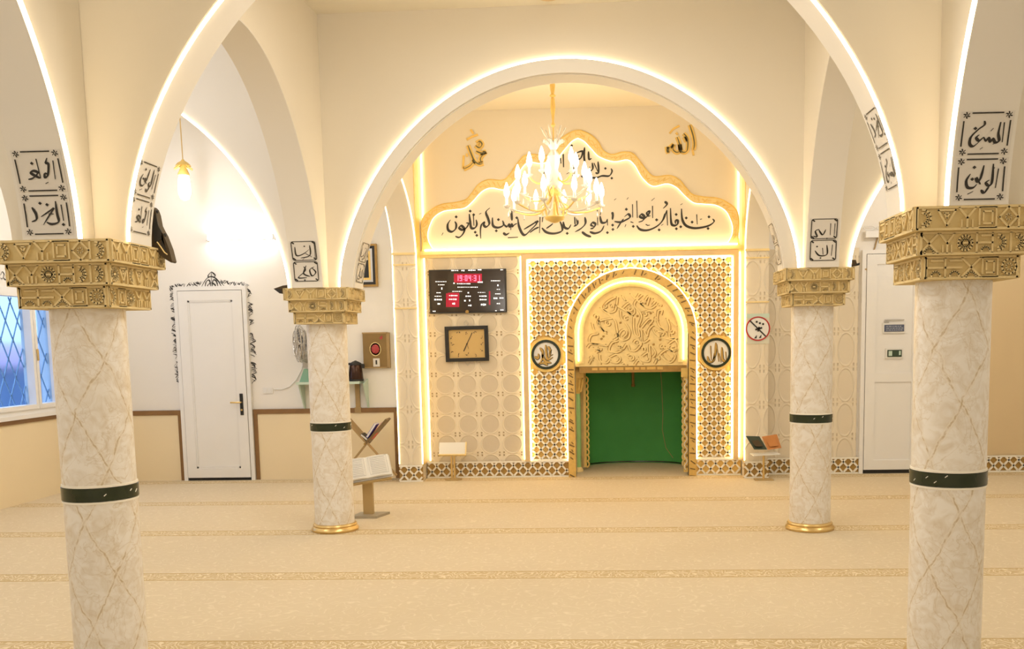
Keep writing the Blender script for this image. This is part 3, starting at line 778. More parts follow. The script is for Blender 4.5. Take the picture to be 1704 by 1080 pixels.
# traced from the disc faces: zoom origin and scale per disc
medallion(med[0], 'round white and gold calligraphy disc in dark ring left of the mihrab arch',
 [[(160,160),(180,190),(175,240),(150,280)], [(175,200),(195,250),(240,265)], [(200,140),(205,200),(215,240),(250,225)], [(215,150),(230,180),(225,230)], [(240,170),(225,210)], [(125,220),(150,235),(150,200)], [(145,275),(185,265),(215,280)], [(250,205),(230,220)]], 860, 540, 4.157)
medallion(med[1], 'round white and gold calligraphy disc in dark ring right of the mihrab arch',
 [[(225,210),(235,245),(265,240),(270,190)], [(245,140),(250,235)], [(280,120),(275,200),(255,250)], [(285,130),(300,245)], [(320,150),(325,230),(350,245)], [(345,180),(350,240)], [(300,190),(315,250)]], 1120, 540, 4)

# ------------------------------------------------------------------ tiles, gilt beads and lattice skirting on the far wall
b = MB(); s0, s1 = Q(700, 600).x, FX0-.004
SZ1 = Q(780, 424).z
b.bb(PLX+H+.05, s1, YW-.012, YW, FZ0, SZ1); struct(b.build('trim_14', M['stucco']))
b = MB(); b.bb(FX1+.002, PRX-H-.05, YW-.03, YW, FZ0, SZ1); struct(b.build('trim_15', M['gold']))
b = MB(); b.bb(PLX+H, PRX-H, YW-.045, YW, SZ1, SZ1+.045); b.bb(PLX+H, PRX-H, YW-.03, YW, SZ1-.03, SZ1); struct(b.build('trim_16', M['goldpale']))
led([(PLX+H+.06, YW-.05, SZ1+.055), (PRX-H-.06, YW-.05, SZ1+.055)], 'level led strip along the ledge under the scalloped calligraphy field', .008, LEDF)
led([(FX0-.012, YW-.03, FZ0+.02), (FX0-.012, YW-.03, SZ1-.03)], 'vertical led line between tiled wall and left side of the mihrab frame', .006, LEDS)
led([(FX1+.016, YW-.045, FZ0+.02), (FX1+.016, YW-.045, SZ1-.03)], 'vertical led line along the right side of the mihrab frame', .006, LEDS)
b = MB(); b.bb(PRX+H, 2.87, YW-.012, YW, FZ0, 2.55); struct(b.build('trim_17', M['stucco2']))
def skirting(nme, x0, x1, y, back):
    o = struct(MB().bb(x0, x1, y-.015, y, 0, FZ0).build(nme, back))
    b = MB(); lattice(b, x0, x1, .012, FZ0-.012, .112, .125, .02, y-.022, .016, lambda x, z: True)
    b.bb(x0, x1, y-.032, y-.012, FZ0-.014, FZ0+.004); b.bb(x0, x1, y-.032, y-.012, 0, .016)
    b.build('skirting_lattice', M['bars'], o)
skirting('baseboard_pilaster_left', PLX-H-.01, PLX+H+.01, YP, M['golddk'])
skirting('baseboard_far_left', PLX+H+.01, AX-RO, YW-.02, M['golddk'])
skirting('baseboard_far_right', AX+RO, PRX-H-.01, YW-.02, M['goldmid'])
skirting('baseboard_pilaster_right', PRX-H-.01, PRX+H+.01, YP, M['golddk'])
skirting('baseboard_right', PRX+H+.01, Q(1430, 775).x, YW-.01, M['golddk'])
skirting('baseboard_far_right_end', Q(1560, 775).x, XR, YW-.01, M['golddk'])

# ------------------------------------------------------------------ scalloped gilt band and writing over the mihrab
XC = Q(963, 330).x
OUT = [(162,38),(185,42),(260,75),(320,130),(360,200),(430,235),(520,215),(600,225),(660,290),(720,370),(780,415),(900,405),(980,440),(1040,510),(1090,560),(1180,580),(1290,590),(1380,630),(1450,690),(1468,780),(1462,900),(1470,975)]
INN = [(162,98),(205,122),(270,190),(330,250),(450,290),(560,275),(620,320),(680,420),(765,490),(880,470),(960,500),(1030,570),(1100,625),(1180,635),(1280,645),(1360,690),(1400,760),(1420,830),(1410,900),(1370,968)]
def half(pts):
    P = [Q(u, v) for u, v in tr(pts, 930, 210, 4.909)]
    return [(p.x-XC, p.z) for p in P]
def resample(pts, n):
    pts = smooth(pts, 6); L = [0]
    for a_, b_ in zip(pts[:-1], pts[1:]): L.append(L[-1]+math.hypot(b_[0]-a_[0], b_[1]-a_[1]))
    out = []; j = 0
    for i in range(n):
        l = L[-1]*i/(n-1)
        while j < len(L)-2 and L[j+1] < l: j += 1
        f = (l-L[j])/max(1e-9, L[j+1]-L[j]); out.append((pts[j][0]+(pts[j+1][0]-pts[j][0])*f, pts[j][1]+(pts[j+1][1]-pts[j][1])*f))
    return out
ho, hi = half(OUT), half(INN)
ho[0] = (0, ho[0][1]); hi[0] = (0, hi[0][1])
ho, hi = resample(ho, 90), resample(hi, 90)
fo = [(-x, z) for x, z in ho[::-1]] + ho[1:]; fi = [(-x, z) for x, z in hi[::-1]] + hi[1:]
sc_t = thing('scalloped_moulding', 'gilt scalloped moulding framing the black writing over the mihrab', 'wall moulding', (XC, YW, 2.6))
def sp(x, z, off): return Vector((x, -off, z-2.6))
b = MB(); b.strip([sp(x, z, 0) for x, z in fo], [sp(x, z, 0) for x, z in fi], (0, -.022, 0)); b.build('moulding', M['goldpale'], sc_t)
b = MB(); b.tube([sp(x, z, .024) for x, z in fo], .007, 5); b.build('rim', M['gold'], sc_t)
b = MB(); b.tube([sp(x, z, .010) for x, z in fi], .0042, 6); b.build('led_line', LEDS, sc_t)
b = MB(); rnd = random.Random(11)
for i in range(4, len(fo)-4, 2):
    (x0, z0), (x1, z1) = fo[i], fi[i]
    for k in range(2):
        f0 = rnd.uniform(.15, .45); f1 = rnd.uniform(.55, .85); j = min(len(fo)-1, i+rnd.choice((-2, 0, 2)))
        p = (x0+(x1-x0)*f0, z0+(z1-z0)*f0); q = (fo[j][0]+(fi[j][0]-fo[j][0])*f1, fo[j][1]+(fi[j][1]-fo[j][1])*f1)
        m_ = ((p[0]+q[0])/2+rnd.uniform(-.015, .015), (p[1]+q[1])/2+rnd.uniform(-.015, .015))
        b.tube([sp(*p, .022), sp(*m_, .027), sp(*q, .022)], .0045, 4)
b.build('filigree', M['gold'], sc_t)

# black inscription and the two names, painted on the wall
def onwall(off): return lambda u, v: Q(u, v, off)
Z6 = (700, 320, 6.554); Z7 = (950, 320, 6.554); ZA = (930, 210, 4.909); ZB = (690, 210, 4.907)
LINE = [(Z6, s) for s in [
 [(325,300),(295,350),(300,410),(340,430),(380,400),(388,350),(372,318)], [(387,268)], [(245,440),(230,470)], [(378,480),(420,492),(460,455),(478,405),(445,365),(420,388),(455,410),(500,385),(522,340),(495,335)],
 [(530,235),(540,320),(552,388),(592,388),(612,350),(605,298)], [(575,255),(582,365)], [(540,205)], [(578,245)], [(755,170),(712,215),(735,285),(748,345),(712,378),(688,355),(695,328),(665,350),(652,410),(655,505)], [(638,240),(662,226)],
 [(783,275),(788,360),(830,385),(880,375),(905,350),(893,308)], [(848,298)], [(825,420)], [(905,350),(940,375),(962,348),(972,378),(992,345),(1002,372),(1028,350),(1052,340)], [(985,372),(982,412)], [(985,190),(992,250),(996,310)],
 [(1060,285),(1072,370),(1105,445),(1140,465),(1200,410),(1262,345),(1245,318)], [(1125,405),(1200,360),(1275,315),(1262,345)], [(1302,268),(1296,445)], [(1332,265),(1326,325)], [(900,440),(930,462),(968,442)], [(950,496),(1062,490)], [(1190,440),(1245,400),(1290,380)],
 [(1322,388),(1370,435),(1450,450),(1532,428),(1545,385),(1512,300)], [(1370,395),(1420,360),(1442,340)], [(1555,320),(1568,380),(1612,395),(1640,350)], [(1682,280),(1686,365)], [(1048,278)], [(1598,448)], [(595,435)], [(612,470)]]] + [(Z7, s) for s in [
 [(40,268),(42,345)], [(65,280),(72,345),(30,372)], [(152,270),(158,340),(110,395),(45,432)], [(212,398),(245,388),(268,348),(236,330),(220,358),(250,372)], [(287,178),(293,360)], [(318,250),(330,190)], [(318,258),(335,328),(382,326),(400,290)], [(398,300),(400,362)],
 [(205,430),(262,447),(330,422),(362,362)], [(120,430),(165,466),(222,486)], [(398,440)], [(450,215),(458,250),(452,300)], [(455,358)], [(458,405)], [(475,318),(540,326),(602,300),(645,270),(625,238),(582,268)], [(575,290),(545,330),(502,398)], [(605,185)], [(600,350),(588,380)], [(680,372)], [(650,322),(682,332)],
 [(672,130),(674,275)], [(718,92),(724,280)], [(738,325),(782,310),(804,270),(772,240),(752,265),(800,282),(842,250),(858,208),(828,222),(842,258),(868,254)], [(890,148),(892,282)], [(878,92),(914,62)], [(472,85),(495,68)], [(610,78),(628,55)],
 [(718,362),(750,402),(812,416),(882,400),(955,358),(1005,300),(1032,235),(1046,195)], [(1046,195),(1054,362)], [(1000,300),(1022,232)], [(1022,100),(1048,130),(1005,178)], [(985,362),(1008,345)], [(1086,172),(1094,330),(1122,362),(1160,350),(1166,312),(1140,308),(1142,345)], [(1148,242)], [(962,410)], [(1198,376)], [(935,300)], [(830,362),(862,358)], [(815,350),(835,358)],
 [(1206,178),(1214,290),(1252,360),(1332,390),(1422,385),(1512,360),(1562,318),(1545,290)], [(1195,138),(1218,122)], [(1496,395)], [(1322,325)], [(1258,280)], [(1506,268)], [(1372,240),(1378,350)], [(1408,296),(1430,290)], [(1150,398)]]]
def inscription(name, strokes, w, label, cat='wall writing', m='ink', off=.004):
    b = MB()
    for z, s in strokes: pen(b, tr(s, *z), w, onwall(off))
    return tag(b.build(name, M[m]), label, cat)
inscription('calligraphy_inscription', LINE, 4.3, 'long line of black writing low inside the scalloped moulding above the mihrab')
TOP = [(ZA, s) for s in [[(210,172),(206,245),(212,298)], [(242,205),(246,268),(268,262)], [(135,222),(192,205),(178,262),(140,272)], [(165,235),(135,300)], [(138,305),(112,362)], [(150,335),(122,392)], [(108,400),(158,410)], [(272,298),(276,350),(240,375),(208,386)], [(286,300),(326,388)], [(320,288),(324,378),(298,380)], [(255,330),(240,358)],
  [(222,414),(300,422),(352,406),(410,406),(434,370),(426,345)], [(380,345)], [(432,425)], [(190,410)], [(32,230),(37,336)], [(14,258),(17,305)], [(105,158)]]] + [(ZB, s) for s in [[(1190,265),(1196,305)], [(1215,225),(1218,335)], [(1290,335),(1325,410)], [(1050,400),(1075,330)], [(1240,390),(1262,378)], [(1100,330),(1108,395)]]]
inscription('calligraphy_inscription', TOP, 3.8, 'short black writing at the top of the scalloped moulding, partly behind the chandelier')
def gilt_name(label, strokes, z, gold_w, w, extra=()):
    b = MB(); c = px(z[0]+300/z[2], z[1]+200/z[2], Y=YW)
    t = thing('gilt_name', label, 'wall writing', (c.x, YW, c.z))
    def f(off): return lambda u, v: Vector((Q(u, v).x-c.x, -off, Q(u, v).z-c.z))
    for s in list(strokes)+list(extra): pen(b, tr(s, *z), gold_w*1.15 if s in strokes else w, f(.014), even=True, thick=(0, .014, 0))
    b.build('gold_edge', M['gold'], t)
    b = MB()
    for s in strokes: pen(b, tr(s, *z), w*.72, f(.018))
    b.build('dark_letter', M['olive'], t)
gilt_name('gold edged name written on the wall left of the chandelier',
 [[(438,160),(462,225),(490,285),(528,312),(562,304)], [(586,208),(545,222),(502,205)], [(580,212),(540,262),(545,300)], [(498,160),(530,178),(552,150),(532,125),(508,142)], [(488,285),(455,325),(402,352)]], ZB, 6.5, 3.4, [[(425,112),(470,88),(518,70)], [(458,28),(480,62)], [(402,240),(396,350)], [(430,250),(425,225)]])
gilt_name('gold edged name written on the wall right of the chandelier',
 [[(1068,-8),(1095,80),(1106,150),(1098,195)], [(1018,62),(1050,105),(1048,195),(1022,216),(996,200),(985,150)], [(1022,90),(1040,130)], [(965,90),(985,150),(990,200),(962,216),(932,192),(938,150)], [(936,148),(900,182),(888,216),(880,170)]], ZA, 6.0, 3.2, [[(905,60),(935,25),(985,-2)], [(955,55),(972,70)], [(1090,195),(1100,240)]])

# ------------------------------------------------------------------ writing panels on the arch undersides
P1 = ([(440,215),(455,360)], [(388,195),(375,232),(398,245),(388,328),(362,345),(362,315),(392,322)], [(365,395),(392,382)], [(288,202),(322,350)], [(210,362),(252,352),(298,312),(262,295),(235,312),(300,345),(322,350)], [(248,238)]), (80,145), (480,135), (140,460)
P2 = ([(500,570),(525,690)], [(525,718)], [(452,545),(468,640),(482,698),(425,716),(380,702)], [(330,662),(400,620),(438,598),(400,652),(352,722)], [(250,592),(285,640),(290,682),(250,700)], [(320,562)], [(380,572)], [(395,640),(440,640)]), (165,505), (540,495), (220,800)
P3 = ([(700,200),(686,382)], [(662,198),(642,300),(652,368),(612,385),(585,352),(560,380),(538,345),(512,374),(486,338)], [(486,338),(440,372),(408,345),(440,318)], [(488,192),(490,228),(430,268),(352,340),(340,405),(380,425),(445,378)], [(560,282),(588,255)], [(450,452),(482,432)], [(585,402),(612,388)], [(395,262)]), (270,120), (780,100), (230,510)
P4 = ([(638,660),(610,832)], [(582,618),(572,780),(535,812),(508,785),(545,762)], [(545,812),(492,876),(455,850)], [(482,632),(452,740),(418,780),(402,745),(450,802)], [(340,710),(298,772),(312,830),(372,832),(412,800)], [(310,892),(372,865)], [(360,757)], [(380,652)], [(598,650),(580,668)]), (210,580), (715,565), (185,950)
P5 = ([(436,672),(442,742)], [(415,680),(416,728),(372,742)], [(345,690),(352,730),(385,722),(412,700)], [(390,742),(380,752)], [(390,686)], [(395,720),(425,735)]), (325,665), (440,660), (335,755)
P6 = ([(440,800),(418,815),(430,842),(448,825),(428,805)], [(400,795),(388,832),(420,845)], [(405,850),(362,852),(395,820),(388,800)], [(395,862)]), (335,780), (455,775), (345,870)
P7 = ([(512,535),(508,582)], [(492,535),(490,582)], [(470,560),(455,582),(438,562)], [(440,560),(422,568),(430,590),(412,588)], [(475,596)]), (405,520), (525,515), (400,600)
P8 = ([(496,645),(490,692)], [(470,648),(470,686),(435,692),(415,672)], [(450,660),(452,688)], [(440,702)], [(425,655)]), (395,630), (515,625), (390,715)
def panel(arch, side, l0, l1, across0, across1, src, label, rounded=False, flip=1):
    """one written panel on the intrados, from arc length l0 to l1"""
    a = ARCH[arch]; st, TL, TR, BL = src
    o0 = a.on(side, (l0+l1)/2, 0, 0)
    t = thing('calligraphy_plaque', label, 'calligraphy panel', o0)
    def f(lift):
        def g_(x, y):   # x 0..1 left to right as read, y 0..1 downwards
            ac = across0+(across1-across0)*x
            return a.on(side, l1+(l0-l1)*y, ac, lift)-o0
        return g_
    N = 8; sh = MB(); F0 = f(.0075)
    sh.strip([F0(-.06, i/N*1.04-.02) for i in range(N+1)], [F0(1.06, i/N*1.04-.02) for i in range(N+1)]); sh.build('sheet', M['paper'], t)
    asp = abs(across1-across0)/(l1-l0)
    F1 = f(.0095); bd = MB()
    if rounded:
        ptsr = []
        for cx_, cy_, g0 in ((.90, .10, -PI/2), (.90, .90, 0), (.10, .90, PI/2), (.10, .10, PI)):
            for k in range(5): ptsr.append((cx_+.09*math.cos(g0+PI/2*k/4), cy_+.09*math.sin(g0+PI/2*k/4)))
        ptsr.append(ptsr[0]); pen(bd, ptsr, .035, F1, even=True, sm=False)
        for cx_, cy_ in ((.08, .08), (.92, .08), (.92, .92), (.08, .92)): pen(bd, [(cx_-.05, cy_-.05), (cx_+.05, cy_+.05)], .06, F1, even=True, sm=False)
    else:
        for p, q in (((.17, .02), (.83, .02)), ((.17, .98), (.83, .98)), ((.015, .2), (.015, .8)), ((.985, .2), (.985, .8))):
            pen(bd, [p, ((p[0]+q[0])/2, (p[1]+q[1])/2), q], .032, F1, even=True, sm=False)
        for cx_, cy_ in ((.06, .07), (.94, .07), (.06, .93), (.94, .93)):
            for k in range(6):
                g_ = PI*k/3+.3; pen(bd, [(cx_+.015*math.cos(g_), cy_+.015*math.sin(g_)), (cx_+.05*math.cos(g_+.2), cy_+.05*math.sin(g_+.2)), (cx_+.08*math.cos(g_), cy_+.08*math.sin(g_))], .030, F1)
    bd.build('border', M['ink'], t)
    lt = MB(); ex = (TR[0]-TL[0], TR[1]-TL[1]); ey = (BL[0]-TL[0], BL[1]-TL[1]); D = ex[0]*ey[1]-ex[1]*ey[0]
    for s_ in st:
        loc = []
        for u, v in s_:
            du, dv = u-TL[0], v-TL[1]; loc.append(((du*ey[1]-dv*ey[0])/D, (ex[0]*dv-ex[1]*du)/D))
        pen(lt, loc, .070, F1)
    lt.build('lettering', M['ink'], t)
    return t
pw = .098
# undersides facing the viewer ('across' runs along the arch normal: +n is +X for these arches)
panel('front_left', 'B', .205, .375, -pw, pw, P1, 'upper black lettered panel facing the viewer above the nearest left capital')
panel('front_left', 'B', .02, .190, -pw, pw, P2, 'lower black lettered panel facing the viewer above the nearest left capital')
panel('front_right', 'B', .205, .375, -pw, pw, P3, 'upper black lettered panel facing the viewer above the nearest right capital')
panel('front_right', 'B', .02, .190, -pw, pw, P4, 'lower black lettered panel facing the viewer above the nearest right capital')
panel('left', 'B', .215, .365, -pw, pw, P5, 'upper black lettered panel above the capital left of the mihrab', True)
panel('left', 'B', .05, .205, -pw, pw, P6, 'lower black lettered panel above the capital left of the mihrab', True)
panel('right', 'B', .215, .365, -pw, pw, P7, 'upper black lettered panel above the capital right of the mihrab', True)
panel('right', 'B', .05, .205, -pw, pw, P8, 'lower black lettered panel above the capital right of the mihrab', True)
# undersides seen at a slant across the nave (+n is towards the viewer for these)
panel('near', 'A', .22, .375, pw, -pw, P4, 'upper lettered panel seen slantwise on the nearest arch, beside the dark speaker')
panel('near', 'A', .05, .205, pw, -pw, P1, 'lower lettered panel seen slantwise on the nearest arch, beside the dark speaker')
panel('near', 'B', .31, .48, -pw, pw, P2, 'upper lettered panel seen slantwise on the nearest arch at the right column')
panel('near', 'B', .12, .29, -pw, pw, P3, 'lower lettered panel seen slantwise on the nearest arch at the right column')
panel('far', 'A', .22, .375, pw, -pw, P5, 'upper narrow lettered panel at the left foot of the wide arch by black picture frame', True)
panel('far', 'A', .05, .205, pw, -pw, P6, 'lower narrow lettered panel at the left foot of the wide arch by black picture frame', True)
panel('far', 'B', .22, .375, -pw, pw, P7, 'upper narrow lettered panel at the right foot of the wide arch', True)
panel('far', 'B', .05, .205, -pw, pw, P8, 'lower narrow lettered panel at the right foot of the wide arch', True)

# ------------------------------------------------------------------ chandelier
CHX, CHY = -.462, 9.5
ch = thing('chandelier', 'milky glass and gold chandelier with candle bulbs hanging before the scalloped moulding', 'chandelier', (CHX, CHY, 0))
b = MB().lathe([(.004, CEIL), (.06, CEIL), (.055, CEIL-.02), (.02, CEIL-.05), (.009, CEIL-.06)], n=16); b.lathe([(.010, 3.98), (.011, 4.10)], n=10)
b.lathe([(.008, 3.60), (.022, 3.62), (.010, 3.65), (.014, 3.70), (.024, 3.78), (.020, 3.86), (.012, 3.88), (.026, 3.885), (.030, 3.895), (.014, 3.91), (.022, 3.95), (.026, 3.99), (.012, 4.05), (.008, 4.12)], n=14)
b.lathe([(.007, 2.72), (.007, 3.62)], n=8)
b.build('stem', M['gold'], ch, True)
b = MB().lathe([(.022, 3.38), (.05, 3.42), (.06, 3.46), (.045, 3.47), (.03, 3.44)], n=18)
for k in range(10):
    g_ = 2*PI*k/10; b.tube([(.05*math.cos(g_), .05*math.sin(g_), 3.44), (.085*math.cos(g_), .085*math.sin(g_), 3.475), (.105*math.cos(g_), .105*math.sin(g_), 3.465)], .014, 6)
b.build('crown_bowl', M['chglass'], ch, True)
b = MB()
for k in range(6):
    g_ = 2*PI*k/6+.2; b.tube([(.03*math.cos(g_), .03*math.sin(g_), 3.46), (.09*math.cos(g_), .09*math.sin(g_), 3.54), (.12*math.cos(g_), .12*math.sin(g_), 3.60), (.10*math.cos(g_), .10*math.sin(g_), 3.575)], [.009, .007, .006, .004], 6)
b.build('crown_leaves', M['chglass'], ch, True)
MB().lathe([(.012, 3.02), (.055, 3.06), (.065, 3.14), (.04, 3.20), (.055, 3.26), (.065, 3.33), (.03, 3.38), (.02, 3.42)], n=18).build('glass_baluster', M['chglass'], ch, True)
MB().lathe([(.012, 2.90), (.05, 2.94), (.06, 2.98), (.03, 3.02), (.012, 3.03)], n=16).build('hub', M['gold'], ch, True)
b = MB().lathe([(.008, 2.70), (.03, 2.705), (.085, 2.73), (.10, 2.755), (.07, 2.765), (.02, 2.77), (.012, 2.90)], n=18); b.build('bottom_bowl', M['gold'], ch, True)
b = MB()
for k in range(8):
    g_ = 2*PI*k/8; b.tube([(.05*math.cos(g_), .05*math.sin(g_), 2.92), (.13*math.cos(g_), .13*math.sin(g_), 2.86), (.11*math.cos(g_), .11*math.sin(g_), 2.77)], .006, 5)
b.build('basket_wires', M['gold'], ch, True)
def arms(n, R, z0, zdip, ztop, ph):
    for k in range(n):
        g_ = 2*PI*k/n+ph; c, s_ = math.cos(g_), math.sin(g_)
        pts = [(.03, z0), (.3*R, zdip+.02), (.62*R, zdip), (.88*R, zdip+.03), (R, ztop-.02)]
        ps = smooth(pts, 4)
        ao = MB().tube([(r*c, r*s_, z) for r, z in ps], .009, 6).build('arm', M['chglass'] if k % 2 else M['gold'], ch, True)
        d = Vector((R*c, R*s_, 0))
        MB().lathe([(.008, ztop-.03), (.03, ztop-.015), (.036, ztop), (.014, ztop+.004), (.013, ztop+.075)], d, 12).build('candle_cup', M['chglass'], ao, True)
        MB().lathe([(.012, ztop+.07), (.026, ztop+.10), (.028, ztop+.13), (.018, ztop+.175), (.004, ztop+.215)], d, 12).build('bulb', BULB, ao, True)
arms(10, .46, 2.98, 2.80, 2.87, .15)
arms(6, .37, 3.06, 2.93, 3.02, .42)
arms(5, .24, 3.2, 3.08, 3.17, .5)
for k in range(20):
    g_ = 2*PI*k/20; r = .46 if k % 2 else .30; z = 2.83 if k % 2 else 2.93
    MB().lathe([(.001, z-.06), (.010, z-.045), (.004, z-.01), (.001, z)], (r*math.cos(g_+.15), r*math.sin(g_+.15), 0), 6).build('glass_drop', M['chglass'], ch)

# ------------------------------------------------------------------ small lamps
pl = thing('pendant_lamp', 'single lit pendant bulb with scalloped shade hanging in the left aisle above white door', 'pendant lamp', (-4.565, 10.6, 0))
MB().tube([(-.005, 0, CEIL), (0, 0, 3.58)], .006, 6).build('cord', M['brass'], pl)
b = MB().lathe([(.012, 3.60), (.02, 3.585), (.06, 3.56), (.085, 3.53), (.07, 3.545), (.02, 3.56)], n=16)
for k in range(8):
    g_ = 2*PI*k/8; b.tube([(.02*math.cos(g_), .02*math.sin(g_), 3.56), (.06*math.cos(g_), .06*math.sin(g_), 3.52), (.10*math.cos(g_), .10*math.sin(g_), 3.495)], .008, 5)
b.build('scalloped_shade', M['gold'], pl, True)
MB().lathe([(.018, 3.56), (.035, 3.50), (.06, 3.45), (.062, 3.43)], n=16).build('holder', M['gold'], pl, True)
MB().lathe([(.045, 3.43), (.058, 3.40), (.066, 3.32), (.066, 3.24), (.045, 3.18), (.01, 3.16)], n=18).build('bulb', BULB, pl, True)
tb = px(345, 396, Y=YW-.06); te = px(455, 393, Y=YW-.06)
tl_ = thing('tube_lamp', 'overexposed white tube lamp fixed on the wall above the left white door', 'wall lamp', (0, 0, 0))
b = MB(); b.bb(tb.x-.02, tb.x+.01, YW-.08, YW, tb.z-.03, tb.z+.03); b.bb(te.x-.01, te.x+.02, YW-.08, YW, tb.z-.03, tb.z+.03); b.bb(tb.x, te.x, YW-.03, YW, tb.z-.02, tb.z+.02); b.build('bracket', M['whiteplastic'], tl_)
MB().tube([(tb.x, YW-.06, tb.z), (te.x, YW-.06, tb.z)], .016, 10).build('tube', TUBE, tl_)
b = MB().lathe([(.01, CEIL-.05), (.07, CEIL-.045), (.10, CEIL-.01), (.10, CEIL)], (-.385, 7.50, 0), 20)
tag(b.build('ceiling_rose', M['beigeframe'], None, True), 'small round grey rose on the ceiling at the top edge above the wide arch', 'ceiling fitting')

# ------------------------------------------------------------------ dark speakers on the capitals
def speaker(label, Y0, depth, outline, grille, lip, z, knobs=()):
    """wedge shaped cabinet standing on edge on a capital: side outline, dark front, pale lip"""
    o = px(*tr([outline[0]], *z)[0], Y=Y0); t = thing('wedge_speaker', label, 'speaker', o)
    def f(q, dy=0): u, v = tr([q], *z)[0]; return px(u, v, Y=Y0) - o + Vector((0, dy, 0))
    b = MB(); b.fan([f(q) for q in outline], (0, depth, 0)); b.build('body', M['bronze'], t)
    b = MB(); b.fan([f(q, -.004) for q in grille], (0, .012, 0)); b.build('grille', M['black'], t)
    if lip: b = MB(); b.tube([f(q, -.006) for q in lip], .003, 5); b.build('lip', M['goldpale'], t)
    if knobs:
        b = MB()
        for q in knobs: b.lathe([(.001, -.009), (.008, -.005), (.008, .005), (.001, .009)], f(q, depth*.3), 8)
        b.build('knob', M['black'], t, True)
speaker('dark bronze wedge speaker leaning out over the right edge of the nearest left capital', 4.66, .05,
    [(205,125),(150,520),(155,715),(240,745),(370,890),(490,962),(508,945),(462,760),(385,560),(340,480),(300,400),(270,240),(240,160)],
    [(242,235),(222,480),(250,660),(300,650),(350,610),(400,720),(440,815),(420,800),(352,700),(355,500),(305,420),(270,250)],
    [(290,655),(340,720),(400,810),(445,845)], (230, 330, 9), ((255,195),(378,545)))
ZFL = (440, 440, 8.52)
speaker('small dark wedge speaker behind the left edge of the capital left of the mihrab', 8.0, .12,
    [(130,345),(215,410),(245,415),(430,330),(430,290),(345,290),(260,300)], [(130,345),(215,410),(245,415),(235,350)], None, ZFL)
speaker('small brown wedge speaker behind the right edge of the capital right of the mihrab', 7.98, .12,
    [(1250,20),(1250,112),(1352,112),(1450,95),(1455,60),(1415,75),(1400,20)], [(1385,95),(1450,95),(1455,60),(1415,75)], None, (1260, 430, 8.52))

# ------------------------------------------------------------------ far wall, left aisle: door, dado, things on the wall
DX0, DX1 = Q(308, 640).x, Q(412.5, 640).x
DZ1 = Q(360, 484).z; DZ0 = .035
d = struct(MB().bb(DX0, DX1, YW-.05, YW-.01, DZ0, DZ1).build('door_1', M['upvc']))
b = MB(); st_ = .11
for x0, x1, z0, z1 in ((DX0, DX0+st_, DZ0, DZ1), (DX1-st_, DX1, DZ0, DZ1), (DX0+st_, DX1-st_, DZ1-st_, DZ1), (DX0+st_, DX1-st_, DZ0, DZ0+st_)): b.bb(x0, x1, YW-.062, YW-.05, z0, z1)
b.build('leaf_frame', M['upvc'], d)
b = MB(); q = .02
for x0, x1, z0, z1 in ((DX0+st_, DX0+st_+q, DZ0+st_, DZ1-st_), (DX1-st_-q, DX1-st_, DZ0+st_, DZ1-st_), (DX0+st_, DX1-st_, DZ1-st_-q, DZ1-st_), (DX0+st_, DX1-st_, DZ0+st_, DZ0+st_+q)): b.bb(x0, x1, YW-.057, YW-.05, z0, z1)
b.build('panel_moulding', M['upvc2'], d)
b = MB(); b.bb(DX0-.05, DX0-.006, YW-.055, YW, 0, DZ1+.05); b.bb(DX1+.006, DX1+.05, YW-.055, YW, 0, DZ1+.05); b.bb(DX0-.006, DX1+.006, YW-.055, YW, DZ1+.006, DZ1+.05)
b.build('door_frame', M['upvc'], d)
MB().bb(DX0, DX1, YW-.045, YW, 0, DZ0-.004).build('gap_shade', M['black'], d)  # black strip: shade of the gap under the leaf, put in as colour
hx, hz = Q(405, 660).x, Q(405, 673).z
h_ = MB().bb(hx-.018, hx+.018, YW-.072, YW-.062, hz-.12, hz+.13).build('handle_plate', M['black'], d)
b = MB(); b.tube([(hx, YW-.07, hz+.03), (hx, YW-.11, hz+.03), (hx-.02, YW-.115, hz+.03), (hx-.115, YW-.11, hz+.03)], .010, 8); b.build('lever', M['brass'], h_, True)
b = MB(); b.lathe([(.012, -.004), (.012, .004)], (hx, YW-.075, hz-.06), 10, Matrix.Rotation(PI/2, 3, 'X')); b.build('lock', M['brass'], h_)
# black vine ornament painted around the door
ZD = (270, 440, 4.91)
def vine_patch(b, path, w, seed, fn):
    rnd = random.Random(seed); n = max(10, int(sum(math.hypot(q[0]-p[0], q[1]-p[1]) for p, q in zip(path[:-1], path[1:]))/1.5)); P = resample(path, n)
    sd = 1
    for i in range(1, n-1):
        x, y = P[i]; dx, dy = P[i+1][0]-P[i-1][0], P[i+1][1]-P[i-1][1]; L = math.hypot(dx, dy) or 1; dx, dy = dx/L, dy/L
        if rnd.random() < .25: sd = -sd
        if rnd.random() < .9:
            l = rnd.uniform(.5, 1.0)*w; k0, k1 = rnd.uniform(-.9, -.2), rnd.uniform(.3, .95)
            f = lambda t_, o_: (x+dx*l*t_+sd*dy*w*o_, y+dy*l*t_-sd*dx*w*o_)
            pen(b, [f(-.5, k0), f(-.1, (k0+k1)/2+.12), f(.6, k1)], rnd.uniform(.6, 1.7), fn)
def vfn(u, v): return Q(u, v, .004)
b = MB()
